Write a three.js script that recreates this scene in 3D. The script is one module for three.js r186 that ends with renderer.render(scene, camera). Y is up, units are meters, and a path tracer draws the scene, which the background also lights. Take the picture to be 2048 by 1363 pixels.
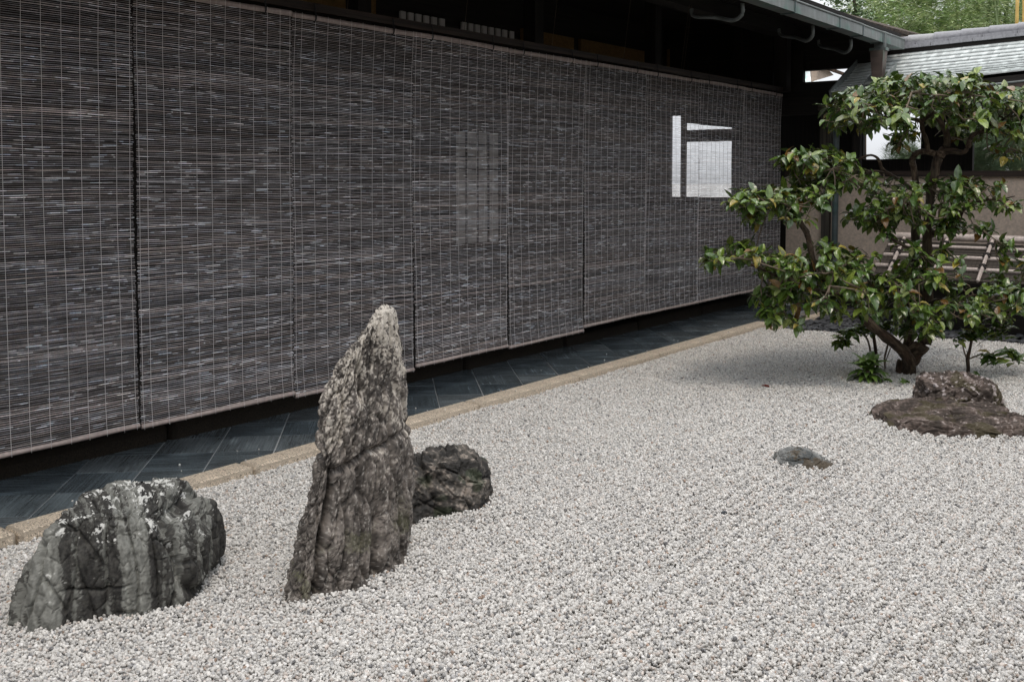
import * as THREE from 'three';
import { mergeGeometries, toCreasedNormals } from 'three/addons/utils/BufferGeometryUtils.js';
import { RoundedBoxGeometry } from 'three/addons/geometries/RoundedBoxGeometry.js';
import { ImprovedNoise } from 'three/addons/math/ImprovedNoise.js';

// ------------------------------------------------------------------ camera, sky, sun, exposure
// world: x runs along the hall front, z out of it into the garden, y up, metres
const EYE = new THREE.Vector3(0, 1.45, 4.44);
const F = 1991, HORIZON = 355, YAW = 37.8 * Math.PI / 180, PITCH = 2.8 * Math.PI / 180;
const PPY = HORIZON + F * Math.tan(PITCH);
const FWD = new THREE.Vector3(Math.cos(YAW), 0, -Math.sin(YAW)), RGT = new THREE.Vector3(Math.sin(YAW), 0, Math.cos(YAW));
const LOOK = FWD.clone().multiplyScalar(Math.cos(PITCH)); LOOK.y = -Math.sin(PITCH);
const UPV = FWD.clone().multiplyScalar(Math.sin(PITCH)); UPV.y = Math.cos(PITCH);

const scene = new THREE.Scene();
const camera = new THREE.PerspectiveCamera(2 * Math.atan(1363 / 2 / F) * 180 / Math.PI, 2048 / 1363, 0.1, 400);
camera.position.copy(EYE);
camera.lookAt(EYE.clone().add(LOOK));
camera.setViewOffset(2048, 1363, 0, 681.5 - PPY, 2048, 1363);
camera.updateProjectionMatrix();

const renderer = new THREE.WebGLRenderer({ antialias: true });
renderer.toneMapping = THREE.LinearToneMapping;
renderer.toneMappingExposure = 0.98;
renderer.shadowMap.enabled = true;

{ // bright even overcast, a little stronger overhead
  const W = 128, H = 64, d = new Float32Array(W * H * 4);
  for (let j = 0; j < H; j++) for (let i = 0; i < W; i++) {
    const el = ((j + 0.5) / H - 0.5) * Math.PI, s = Math.sin(el), L = s > 0 ? 0.90 + 0.95 * s : 0.90 * Math.max(0.3, 1 + s * 1.5);
    const o = (j * W + i) * 4;
    d[o] = L * 0.975; d[o + 1] = L; d[o + 2] = L * 1.045; d[o + 3] = 1;
  }
  const t = new THREE.DataTexture(d, W, H, THREE.RGBAFormat, THREE.FloatType);
  t.mapping = THREE.EquirectangularReflectionMapping; t.magFilter = THREE.LinearFilter; t.minFilter = THREE.LinearFilter; t.needsUpdate = true;
  scene.background = t; scene.environment = t;
}
const sun = new THREE.DirectionalLight(0xfff1e0, 1.15);
sun.position.set(-3.5 + 4, 12, 6.5); sun.target.position.set(4, 0, 2);
sun.castShadow = true; sun.shadow.radius = 28;
Object.assign(sun.shadow.camera, { left: -14, right: 14, top: 14, bottom: -14, near: 0.5, far: 40 });
sun.shadow.mapSize.set(2048, 2048);
scene.add(sun, sun.target);

// ------------------------------------------------------------------ helpers
let seed = 20240611;
const rnd = () => { seed = (seed + 0x6D2B79F5) | 0; let t = Math.imul(seed ^ (seed >>> 15), 1 | seed); t = (t + Math.imul(t ^ (t >>> 7), 61 | t)) ^ t; return ((t ^ (t >>> 14)) >>> 0) / 4294967296; };
const rr = (a, b) => a + (b - a) * rnd();
const gauss = () => (rnd() + rnd() + rnd() + rnd() - 2) * 1.0;
const V = (x, y, z) => new THREE.Vector3(x, y, z);
const clamp = (x, a = 0, b = 1) => Math.min(b, Math.max(a, x));
const smooth = (a, b, x) => { const t = clamp((x - a) / (b - a)); return t * t * (3 - 2 * t); };
const lerp = (a, b, t) => a + (b - a) * t;
const PN = new ImprovedNoise();
const n3 = (x, y, z) => PN.noise(x + 31.7, y + 17.3, z + 47.1);
const fbm = (x, y, z, oct = 4, gain = 0.5) => { let s = 0, a = 1; for (let i = 0; i < oct; i++) { s += a * n3(x, y, z); x = x * 2.03 + 5.1; y = y * 2.03 + 1.7; z = z * 2.03 + 3.3; a *= gain; } return s; };
const ridge = (x, y, z, oct = 4) => { let s = 0, a = 1; for (let i = 0; i < oct; i++) { s += a * (1 - Math.abs(n3(x, y, z)) * 2.2); x = x * 2.1 + 9.1; y = y * 2.1 + 2.7; z = z * 2.1 + 6.3; a *= 0.5; } return s - 1; };

// where the ray of a picture point meets: a forward distance, a plane z = const, a plane x = const, a plane y = const
const ray = (px, py) => LOOK.clone().addScaledVector(RGT, (px - 1024) / F).addScaledVector(UPV, -(py - PPY) / F);
const U = (px, py, Z) => { const r = ray(px, py); return EYE.clone().addScaledVector(r, Z / r.dot(FWD)); };
const onZ = (px, py, z) => { const r = ray(px, py); return EYE.clone().addScaledVector(r, (z - EYE.z) / r.z); };
const onX = (px, py, x) => { const r = ray(px, py); return EYE.clone().addScaledVector(r, (x - EYE.x) / r.x); };
const onY = (px, py, y = 0) => { const r = ray(px, py); return EYE.clone().addScaledVector(r, (y - EYE.y) / r.y); };

const used = {};
function numbered(name) { const k = used[name] = (used[name] ?? -1) + 1; return k ? `${name}_${String(k).padStart(3, '0')}` : name; }
function tag(o, label, category, group) { Object.assign(o.userData, { label, category }); if (group) o.userData.group = group; return o; }
function structure(o) { o.userData.kind = 'structure'; return o; }
function thing(name, label, category, p = V(0, 0, 0), turn = 0, group) {
  const o = new THREE.Group(); o.name = numbered(name); o.position.copy(p); o.rotation.y = turn; scene.add(o);
  return label ? tag(o, label, category, group) : o;
}
function part(name, geo, mat, parent, label) {
  const m = new THREE.Mesh(Array.isArray(geo) ? mergeGeometries(geo.map(plain)) : geo, mat);
  m.name = parent === scene ? numbered(name) : name; m.castShadow = m.receiveShadow = true; parent.add(m);
  if (label) m.userData.label = label;
  return m;
}
const stuff = (m) => { m.userData.kind = 'stuff'; return m; };
function plain(g) { g = g.index ? g.toNonIndexed() : g; for (const k of Object.keys(g.attributes)) if (!['position', 'normal', 'uv'].includes(k)) g.deleteAttribute(k); return g; }
// box between two corners, uv in metres with u along the longest side
function bx(x0, y0, z0, x1, y1, z1, round = 0) {
  const s = [x1 - x0, y1 - y0, z1 - z0];
  const g = round ? new RoundedBoxGeometry(...s, 1, round) : new THREE.BoxGeometry(...s);
  g.translate((x0 + x1) / 2, (y0 + y1) / 2, (z0 + z1) / 2);
  return metreUV(g, s.indexOf(Math.max(...s)));
}
function metreUV(g, long = 0) {
  const p = g.attributes.position, n = g.attributes.normal, uv = new Float32Array(p.count * 2);
  for (let i = 0; i < p.count; i++) {
    const a = [Math.abs(n.getX(i)), Math.abs(n.getY(i)), Math.abs(n.getZ(i))], k = a.indexOf(Math.max(...a));
    const c = [p.getX(i), p.getY(i), p.getZ(i)], r = [0, 1, 2].filter((q) => q !== k);
    if (r[1] === long) r.reverse();
    uv[i * 2] = c[r[0]]; uv[i * 2 + 1] = c[r[1]] + c[k] * 0.37;
  }
  g.setAttribute('uv', new THREE.BufferAttribute(uv, 2));
  return g;
}
// four-cornered plate a, b, c, d (counter-clockwise seen from outside) of a thickness, uv in metres
function slab(a, b, c, d, th) {
  const n = b.clone().sub(a).cross(d.clone().sub(a)).normalize().multiplyScalar(-th);
  const q = [a, b, c, d], w = q.map((v) => v.clone().add(n)), pos = [], uv = [], e = b.clone().sub(a).normalize(), f = d.clone().sub(a).normalize();
  const quad = (...v) => { for (const k of [0, 1, 2, 0, 2, 3]) { pos.push(v[k].x, v[k].y, v[k].z); const r = v[k].clone().sub(a); uv.push(r.dot(e), r.dot(f) + r.dot(n) / (th * 3)); } };
  quad(...q); quad(w[3], w[2], w[1], w[0]);
  for (let i = 0; i < 4; i++) quad(q[i], w[i], w[(i + 1) % 4], q[(i + 1) % 4]);
  const g = new THREE.BufferGeometry();
  g.setAttribute('position', new THREE.Float32BufferAttribute(pos, 3)); g.setAttribute('uv', new THREE.Float32BufferAttribute(uv, 2));
  g.computeVertexNormals(); return g;
}
// tube through points with a radius at each, uv in metres along u
function tube(pts, radii, sides = 8, steps = 4, cap = true, wob = 0) {
  const curve = new THREE.CatmullRomCurve3(pts, false, 'centripetal'), N = Math.max(2, (pts.length - 1) * steps), fr = curve.computeFrenetFrames(N, false), pos = [], uv = [], idx = [], len = curve.getLength();
  for (let i = 0; i <= N; i++) {
    const t = i / N, p = curve.getPoint(t), k = t * (pts.length - 1), j = Math.min(pts.length - 2, Math.floor(k));
    const r0 = Array.isArray(radii) ? lerp(radii[j], radii[j + 1], k - j) : radii;
    const T = curve.getTangent(t), B = Math.abs(T.y) > 0.9 ? V(1, 0, 0) : V(0, 1, 0), Nn = B.clone().cross(T).normalize(), Bn = T.clone().cross(Nn);
    for (let s = 0; s <= sides; s++) {
      const a = s / sides * Math.PI * 2, r = r0 * (1 + (wob ? wob * n3(p.x * 9 + Math.cos(a) * 1.3, p.y * 9 + Math.sin(a) * 1.3, p.z * 9) : 0));
      pos.push(p.x + (Nn.x * Math.cos(a) + Bn.x * Math.sin(a)) * r, p.y + (Nn.y * Math.cos(a) + Bn.y * Math.sin(a)) * r, p.z + (Nn.z * Math.cos(a) + Bn.z * Math.sin(a)) * r);
      uv.push(t * len, s / sides * r0 * 6.28);
      if (i < N && s < sides) { const q = i * (sides + 1) + s; idx.push(q, q + 1, q + sides + 1, q + 1, q + sides + 2, q + sides + 1); }
    }
  }
  if (cap) for (const e of [0, N]) { const c = curve.getPoint(e / N), q = pos.length / 3; pos.push(c.x, c.y, c.z); uv.push(0, 0); for (let s = 0; s < sides; s++) { const b = e * (sides + 1) + s; e ? idx.push(q, b, b + 1) : idx.push(q, b + 1, b); } }
  const g = new THREE.BufferGeometry();
  g.setAttribute('position', new THREE.Float32BufferAttribute(pos, 3)); g.setAttribute('uv', new THREE.Float32BufferAttribute(uv, 2)); g.setIndex(idx); g.computeVertexNormals();
  return g;
}
// ------------------------------------------------------------------ textures and materials
function hash2(i, j, s) { let h = Math.imul(i, 374761393) ^ Math.imul(j, 668265263) ^ Math.imul(s, 1274126177); h = Math.imul(h ^ (h >>> 13), 1274126177); return ((h ^ (h >>> 16)) >>> 0) / 4294967296; }
function vnoise(u, v, pu, pv, s) { // tiles after pu, pv cells
  const i = Math.floor(u), j = Math.floor(v), fu = u - i, fv = v - j, a = fu * fu * (3 - 2 * fu), b = fv * fv * (3 - 2 * fv), m = (x, p) => ((x % p) + p) % p;
  const h = (x, y) => hash2(m(x, pu), m(y, pv), s);
  return lerp(lerp(h(i, j), h(i + 1, j), a), lerp(h(i, j + 1), h(i + 1, j + 1), a), b);
}
function tfbm(u, v, cu, cv, oct, s) { let t = 0, a = 0.5, w = 0; for (let k = 0; k < oct; k++) { t += a * vnoise(u * cu, v * cv, cu, cv, s + k); w += a; a *= 0.55; cu *= 2; cv *= 2; } return t / w; }
function tex(W, H, size, fn, color = true) {
  const d = new Uint8Array(W * H * 4);
  for (let j = 0; j < H; j++) for (let i = 0; i < W; i++) { const c = fn(i / W, j / H, i, j), o = (j * W + i) * 4; for (let k = 0; k < 3; k++) d[o + k] = clamp(Array.isArray(c) ? c[k] : c) * 255; d[o + 3] = 255; }
  const t = new THREE.DataTexture(d, W, H, THREE.RGBAFormat); t.wrapS = t.wrapT = THREE.RepeatWrapping; t.magFilter = THREE.LinearFilter; t.minFilter = THREE.LinearMipmapLinearFilter; t.generateMipmaps = true;
  if (color) t.colorSpace = THREE.SRGBColorSpace;
  if (size) t.repeat.set(1 / size[0], 1 / size[1]);
  t.needsUpdate = true; return t;
}
const M = {};
function mat(name, rgb, rough, opt = {}) { const m = new (opt.transmission || opt.clearcoat ? THREE.MeshPhysicalMaterial : THREE.MeshStandardMaterial)({ roughness: rough, side: THREE.DoubleSide, ...opt }); m.color.setRGB(...rgb); m.name = name; return M[name] = m; }
const woodT = tex(512, 256, [1.6, 0.4], (u, v) => { const w = tfbm(u, v, 3, 24, 3, 3), g = tfbm(u, v, 4, 90, 3, 9), k = 0.62 + 0.5 * (w - 0.5) + 0.5 * (g - 0.5); return [k, k * 0.985, k * 0.96]; });
const woodB = tex(512, 256, [1.6, 0.4], (u, v) => 0.5 * tfbm(u, v, 4, 90, 3, 9) + 0.5 * tfbm(u, v, 3, 24, 2, 3), false);
const plasterT = tex(512, 512, [1.5, 1.5], (u, v) => { const a = tfbm(u, v, 4, 4, 4, 21), b = tfbm(u, v, 90, 90, 2, 24); const k = 0.8 + 0.16 * (a - 0.5) + 0.16 * (b - 0.5); return [k, k, k * 0.995]; });
const plasterB = tex(512, 512, [1.5, 1.5], (u, v) => tfbm(u, v, 80, 80, 3, 24), false);
const graniteT = tex(512, 512, [0.35, 0.35], (u, v) => { const a = tfbm(u, v, 100, 100, 2, 31), b = tfbm(u, v, 60, 60, 2, 37), c = tfbm(u, v, 3, 3, 3, 34); let k = 0.74 + 0.18 * (c - 0.5); if (a > 0.62) k += 0.2; if (b > 0.68) k -= 0.28; return [k, k * 0.97, k * 0.92]; });
const graniteB = tex(512, 512, [0.35, 0.35], (u, v) => tfbm(u, v, 60, 60, 3, 31), false);
const slateT = tex(1024, 512, [0.9, 0.45], (u, v) => { const a = tfbm(u, v, 3, 3, 4, 41), b = tfbm(u, v, 3, 70, 3, 44), c = tfbm(u, v, 160, 160, 1, 47), d = tfbm(u, v, 4, 22, 2, 49); let k = 0.62 + 0.3 * (a - 0.5) + 0.24 * (b - 0.5) + 0.12 * (c - 0.5); if (d > 0.68) k += 0.9 * (d - 0.68) * (0.4 + b); return [k * 0.97, k * 0.995, k]; });
const slateR = tex(512, 512, [0.9, 0.45], (u, v) => 0.5 + 0.4 * (tfbm(u, v, 4, 12, 4, 43) - 0.5), false);
const slateB = tex(512, 512, [0.9, 0.45], (u, v) => tfbm(u, v, 6, 60, 4, 44), false);
const copperT = tex(512, 512, [1.2, 1.2], (u, v) => { const a = tfbm(u, v, 5, 5, 4, 51), b = tfbm(u, v, 30, 8, 3, 54), k = 0.72 + 0.3 * (a - 0.5) + 0.2 * (b - 0.5), g = smooth(0.5, 0.75, tfbm(u, v, 7, 7, 3, 57)); return [k * (1 - 0.16 * g), k, k * (1 - 0.05 * g)]; });
const bambooT = tex(512, 128, [0.8, 0.2], (u, v) => { const a = tfbm(u, v, 3, 20, 3, 61), b = tfbm(u, v, 60, 8, 2, 63), k = 0.72 + 0.25 * (a - 0.5) + 0.15 * (b - 0.5); return [k, k * 0.97, k * 0.95]; });
const barkT = tex(512, 512, [0.6, 0.3], (u, v) => { const a = tfbm(u, v, 8, 8, 4, 71), b = tfbm(u, v, 12, 40, 3, 74), g = smooth(0.52, 0.62, tfbm(u, v, 10, 8, 3, 77)); const k = 0.55 + 0.5 * (a - 0.5) + 0.4 * (b - 0.5); return [lerp(k, k * 1.25, g), lerp(k * 0.93, k * 1.24, g), lerp(k * 0.85, k * 1.15, g)]; });
const barkB = tex(512, 512, [0.6, 0.3], (u, v) => tfbm(u, v, 20, 40, 4, 74), false);
// one row per slat: worn lacquer and painted sky glints as short pale runs
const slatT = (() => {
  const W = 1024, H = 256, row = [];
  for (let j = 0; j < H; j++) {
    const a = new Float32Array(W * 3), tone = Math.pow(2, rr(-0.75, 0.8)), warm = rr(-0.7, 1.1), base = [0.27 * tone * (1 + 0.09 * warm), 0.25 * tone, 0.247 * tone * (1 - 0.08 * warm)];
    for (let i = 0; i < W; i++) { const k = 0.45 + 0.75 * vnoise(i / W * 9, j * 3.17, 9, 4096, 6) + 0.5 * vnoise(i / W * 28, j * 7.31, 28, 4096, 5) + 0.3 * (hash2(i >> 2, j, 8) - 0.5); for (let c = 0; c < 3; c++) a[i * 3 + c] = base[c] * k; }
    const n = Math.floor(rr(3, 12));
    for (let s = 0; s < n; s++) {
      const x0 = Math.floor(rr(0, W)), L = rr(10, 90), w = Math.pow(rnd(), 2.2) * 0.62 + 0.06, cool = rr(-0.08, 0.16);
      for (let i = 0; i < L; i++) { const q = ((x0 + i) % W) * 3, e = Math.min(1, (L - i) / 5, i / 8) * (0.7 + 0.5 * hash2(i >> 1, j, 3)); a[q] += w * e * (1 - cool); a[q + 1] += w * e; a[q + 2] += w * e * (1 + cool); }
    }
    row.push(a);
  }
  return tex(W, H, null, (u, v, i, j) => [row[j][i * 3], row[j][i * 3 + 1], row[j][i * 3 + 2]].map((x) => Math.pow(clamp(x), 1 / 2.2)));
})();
mat('dark_timber', [0.030, 0.022, 0.017], 0.75, { map: woodT, bumpMap: woodB, bumpScale: 0.002 });
mat('beam_timber', [0.075, 0.045, 0.032], 0.7, { map: woodT, bumpMap: woodB, bumpScale: 0.002 });
mat('brown_timber', [0.19, 0.12, 0.085], 0.75, { map: woodT, bumpMap: woodB, bumpScale: 0.002 });
mat('grey_timber', [0.20, 0.185, 0.16], 0.85, { map: woodT, bumpMap: woodB, bumpScale: 0.003 });
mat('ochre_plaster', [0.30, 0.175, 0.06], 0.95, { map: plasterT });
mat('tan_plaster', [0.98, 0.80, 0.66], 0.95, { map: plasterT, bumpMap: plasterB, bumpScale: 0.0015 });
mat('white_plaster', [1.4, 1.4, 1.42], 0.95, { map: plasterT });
mat('paper', [0.60, 0.58, 0.57], 0.95);
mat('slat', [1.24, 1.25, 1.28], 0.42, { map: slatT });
mat('cord', [0.72, 0.70, 0.69], 0.9);
mat('pale_bamboo', [0.82, 0.72, 0.70], 0.5, { map: bambooT });
mat('fence_bamboo', [1.08, 1.0, 0.96], 0.4, { map: bambooT });
mat('iron', [0.03, 0.03, 0.032], 0.5, { metalness: 0.6 });
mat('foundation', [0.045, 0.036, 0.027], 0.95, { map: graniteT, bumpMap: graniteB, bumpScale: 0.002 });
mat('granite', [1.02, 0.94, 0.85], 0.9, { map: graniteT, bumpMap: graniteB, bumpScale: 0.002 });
mat('mortar', [0.62, 0.65, 0.68], 0.95, { map: plasterT });
for (let k = 0; k < 4; k++) mat('slate_' + k, [[0.33, 0.385, 0.43], [0.38, 0.435, 0.475], [0.29, 0.345, 0.39], [0.43, 0.475, 0.51]][k], 0.34, { map: slateT, roughnessMap: slateR, bumpMap: slateB, bumpScale: 0.002 });
mat('patina_copper', [0.33, 0.365, 0.355], 0.5, { map: copperT, metalness: 0.25 });
mat('brown_copper', [0.25, 0.19, 0.165], 0.55, { map: copperT, metalness: 0.2 });
mat('blue_copper', [0.20, 0.26, 0.27], 0.5, { map: copperT, metalness: 0.2 });
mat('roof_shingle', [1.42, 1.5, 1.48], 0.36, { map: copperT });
mat('ridge_clay', [0.50, 0.50, 0.54], 0.38, { map: plasterT });
mat('ridge_clay_pale', [0.62, 0.62, 0.64], 0.35, { map: plasterT });
mat('bark_edge', [0.17, 0.125, 0.105], 0.9, { map: barkT, bumpMap: barkB, bumpScale: 0.006 });
mat('bark', [0.21, 0.155, 0.125], 0.9, { map: barkT, bumpMap: barkB, bumpScale: 0.006 });
mat('twig', [0.16, 0.125, 0.09], 0.85);
mat('thatch', [0.145, 0.125, 0.11], 0.95, { map: woodT, bumpMap: woodB, bumpScale: 0.004 });
mat('rope', [0.025, 0.022, 0.02], 0.9);
mat('earth', [0.34, 0.32, 0.29], 1, { map: plasterT });
mat('moss_soil', [0.10, 0.085, 0.05], 1, { map: plasterT });
mat('dark_stone', [0.045, 0.05, 0.055], 0.8);

// ------------------------------------------------------------------ ground
{
  const g = new THREE.PlaneGeometry(160, 160); g.rotateX(-Math.PI / 2); metreUV(g);
  g.translate(8, -0.014, 0);
  structure(part('ground', g, M.earth, scene)).userData.label = 'pale sandy ground under the gravel garden';
}
// front edge of the dark pebble strip: a line across the garden
const SA = onY(1530, 657), SB = onY(2048, 688), SD = SB.clone().sub(SA).normalize(), SN = V(SD.z, 0, -SD.x); if (SN.x < 0) SN.negate();
const beyondStrip = (x, z) => (x - SA.x) * SN.x + (z - SA.z) * SN.z;
// gravel lies a little higher against the sunk stones
const HEAPS = [[224, 1180, 0.33], [330, 1170, 0.24], [100, 1210, 0.2], [660, 1160, 0.2], [770, 1110, 0.16], [905, 1010, 0.22], [1880, 850, 0.38], [1990, 850, 0.3], [1610, 925, 0.17]].map(([px, py, r]) => { const p = onY(px, py); return [p.x, p.z, r]; });
const heap = (x, z) => { let h = 0; for (const [a, b, r] of HEAPS) { const d = Math.hypot(x - a, z - b) - r; if (d < 0.15) h = Math.max(h, 0.022 * smooth(0.13, 0, d) * (0.75 + 0.6 * n3(x * 11, 7, z * 11))); } return h; };
const gh = (x, z) => 0.0085 * Math.sin(z * 2 * Math.PI / 0.066 + 0.9 * n3(x * 0.7, 0, z * 0.7)) * smooth(1.9, 2.5, z + 0.10 * (x - 3)) * smooth(8.0, 6.5, x) * (0.75 + 0.8 * n3(x * 1.3, 4, z * 1.3)) + heap(x, z) + 0.010 * n3(x * 1.7, 3, z * 1.7) + 0.005 * n3(x * 6, 9, z * 6);
{
  const ico = new THREE.IcosahedronGeometry(1, 1), p = ico.attributes.position;
  for (let i = 0; i < p.count; i++) { const x = p.getX(i), y = p.getY(i), z = p.getZ(i), k = 1 + 0.42 * n3(x * 1.3, y * 1.3, z * 1.3) + 0.2 * n3(x * 3, y * 3, z * 3); p.setXYZ(i, x * k * 1.12, y * k * 0.88, z * k); }
  ico.computeVertexNormals();
  const list = [], S = 0.0071, col = new THREE.Color();
  const put = (x, z, top) => {
    const r = x * FWD.x + (z - EYE.z) * FWD.z, X = x * RGT.x + (z - EYE.z) * RGT.z;
    if (r < 2.55 || Math.abs(X) > 0.514 * r + 0.35 || z < 0.512 || x > 10.2) return;
    if (beyondStrip(x, z) > 0.02 * n3(x * 8, 0, z * 8)) return;
    const s = 0.0043 * Math.pow(2, gauss() * 0.5) * (top ? 1.12 : 1);
    list.push([x, gh(x, z) + (top ? rr(0.0, 0.006) : rr(-0.010, -0.002)), z, s]);
  };
  for (let z = 0.5; z < 6.5; z += S) for (let x = -1; x < 9.8; x += S) { put(x + rr(-S, S) * 0.6, z + rr(-S, S) * 0.6, false); if (rnd() < 0.42) put(x + rr(-S, S), z + rr(-S, S), true); }
  for (let k = 0; k < 70; k++) { const z = rnd() < 0.7 ? rr(0.385, 0.495) : rr(0.1, 0.36); list.push([rr(1.5, 9), z > 0.37 ? 0.045 : 0.019, z, rr(0.0028, 0.0052)]); }   // strays on kerb and paving
  const m = new THREE.InstancedMesh(ico, mat('gravel_stone', [1, 1, 1], 0.92), list.length), o = new THREE.Object3D();
  list.forEach(([x, y, z, s], i) => {
    o.position.set(x, y, z); o.rotation.set(rr(0, 6.28), rr(0, 6.28), rr(0, 6.28)); o.scale.set(s * rr(0.75, 1.25), s * rr(0.7, 1.15), s * rr(0.75, 1.25)); o.updateMatrix(); m.setMatrixAt(i, o.matrix);
    const q = rnd(); let k = 0.66 * Math.pow(2, gauss() * 0.36), c;
    if (q < 0.76) c = [k, k * 0.982, k * 0.948]; else if (q < 0.85) c = [k * 0.90, k * 0.82, k * 0.76]; else if (q < 0.965) c = [k * 0.68, k * 0.68, k * 0.68]; else if (q < 0.975) c = [k * 0.62, k * 0.47, k * 0.38]; else c = [k * 0.3, k * 0.3, k * 0.31];
    m.setColorAt(i, col.setRGB(Math.min(c[0], 0.86), Math.min(c[1], 0.85), Math.min(c[2], 0.84)));
  });
  m.name = 'gravel'; m.castShadow = m.receiveShadow = true; scene.add(m);
  tag(stuff(m), 'pale crushed granite gravel raked over the whole garden floor', 'gravel');
  console.log('gravel', list.length);
  // dark flat pebbles between the gravel and the corridor
  const pg = ico.clone().scale(1, 0.42, 0.8), pl = [];
  for (let k = 0; k < 5200; k++) { const x = rr(8.4, 11), z = rr(0.55, 5.2); if (beyondStrip(x, z) > 0.03) pl.push([x, z]); }
  const pm = new THREE.InstancedMesh(pg, mat('slate_pebble', [1, 1, 1], 0.6), pl.length);
  pl.forEach(([x, z], i) => { const s = rr(0.018, 0.042); o.position.set(x, rr(-0.005, 0.02), z); o.rotation.set(gauss() * 0.3, rr(0, 6.28), gauss() * 0.3); o.scale.set(s * rr(0.9, 1.5), s, s); o.updateMatrix(); pm.setMatrixAt(i, o.matrix); const c = 0.075 * Math.pow(2, gauss() * 0.6); pm.setColorAt(i, col.setRGB(c * 0.92, c * 0.98, c * 1.1)); });
  pm.name = 'pebble_bed'; pm.castShadow = pm.receiveShadow = true; scene.add(pm);
  tag(stuff(pm), 'strip of dark flat slate pebbles between gravel and corridor wall', 'pebbles');
}
// ------------------------------------------------------------------ kerb
{
  const k = structure(thing('kerb')); k.userData.label = 'tan granite kerb between the gravel and the dark paving';
  const joints = [-0.6, 0.72, 1.87, 2.6, 3.02, 3.86, 4.74, 5.86, 7.02, 8.15, 9.2];
  for (let i = 0; i + 1 < joints.length; i++) {
    const a = joints[i] + 0.004, b = joints[i + 1] - 0.004, dy = rr(-0.004, 0.004), dz = rr(-0.004, 0.004);
    part('kerb_stone', warp(bx(a, -0.12, 0.368 + dz, b, 0.042 + dy, 0.508 + dz, 0.016), 0.003, 14), M.granite, k);
  }
  const S0 = onY(1541, 660), S1 = onY(1642, 634), z0 = S0.z - 0.03;
  part('kerb_stone', warp(bx(S0.x - 0.05, -0.12, z0, S0.x + 0.55, 0.03, z0 + 0.1, 0.014), 0.003, 14), M.granite, k);
  part('kerb_stone', warp(bx(S0.x + 0.56, -0.12, z0, S0.x + 1.5, 0.032, z0 + 0.1, 0.014), 0.003, 14), M.granite, k);
}
function warp(g, amp, f) { const p = g.attributes.position; for (let i = 0; i < p.count; i++) { const x = p.getX(i), y = p.getY(i), z = p.getZ(i); p.setXYZ(i, x + amp * n3(x * f, y * f, z * f), y + amp * n3(x * f + 9, y * f, z * f), z + amp * n3(x * f, y * f + 9, z * f)); } g.computeVertexNormals(); return g; }
// ------------------------------------------------------------------ paving of diagonal slate tiles
{
  const pv = structure(thing('pavement')); pv.userData.label = 'dark slate paving laid diagonally under the eaves';
  part('mortar_bed', bx(-1.2, -0.1, -0.45, 11.2, 0.012, 0.362), M.mortar, pv);
  const T = 0.305, J = 0.0065, x0 = -1.15, x1 = 10.72, z0 = -0.36, z1 = 0.360, c = Math.SQRT1_2;
  const clip = (poly, f) => { const out = []; poly.forEach((p, i) => { const q = poly[(i + 1) % poly.length], a = f(p), b = f(q); if (a >= 0) out.push(p); if (a >= 0 !== b >= 0) { const t = a / (a - b); out.push([lerp(p[0], q[0], t), lerp(p[1], q[1], t)]); } }); return out; };
  for (let i = -40; i < 40; i++) for (let j = -40; j < 40; j++) {
    const cx = (i + j) * T * c + 4.62, cz = (j - i) * T * c + 0.06;
    if (cx < x0 - T || cx > x1 + T || cz < z0 - T || cz > z1 + T) continue;
    const h = (T - J) / 2, jit = rr(-0.0015, 0.0015);
    let poly = [[-h, -h], [h, -h], [h, h], [-h, h]].map(([a, b]) => [cx + (a + b) * c + jit, cz + (b - a) * c]);
    for (const f of [(p) => p[0] - x0, (p) => x1 - p[0], (p) => p[1] - z0, (p) => z1 - p[1]]) { poly = clip(poly, f); if (!poly.length) break; }
    if (poly.length < 3) continue;
    let area = 0; poly.forEach((p, q) => { const r = poly[(q + 1) % poly.length]; area += p[0] * r[1] - r[0] * p[1]; }); if (Math.abs(area) < 0.004) continue;
    const sh = new THREE.Shape(poly.map(([x, z]) => new THREE.Vector2(x, -z)));
    const g = new THREE.ExtrudeGeometry(sh, { depth: 0.012, bevelEnabled: true, bevelThickness: 0.0015, bevelSize: 0.0015, bevelOffset: -0.0015, bevelSegments: 1 });
    g.rotateX(-Math.PI / 2);
    g.translate(-cx, 0, -cz); g.rotateX(gauss() * 0.006); g.rotateZ(gauss() * 0.006); g.translate(cx, 0.003 + rr(0, 0.0015), cz);
    const uv = g.attributes.uv, p = g.attributes.position, turn = rnd() < 0.5, ou = rr(0, 3), ov = rr(0, 3);
    for (let q = 0; q < p.count; q++) { const a = (p.getX(q) - p.getZ(q)) * c, b = (p.getX(q) + p.getZ(q)) * c; turn ? uv.setXY(q, a + ou, b + ov) : uv.setXY(q, b + ou, a + ov); }
    part('tile', g, M['slate_' + Math.floor(rr(0, 4))], pv);
  }
}
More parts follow.
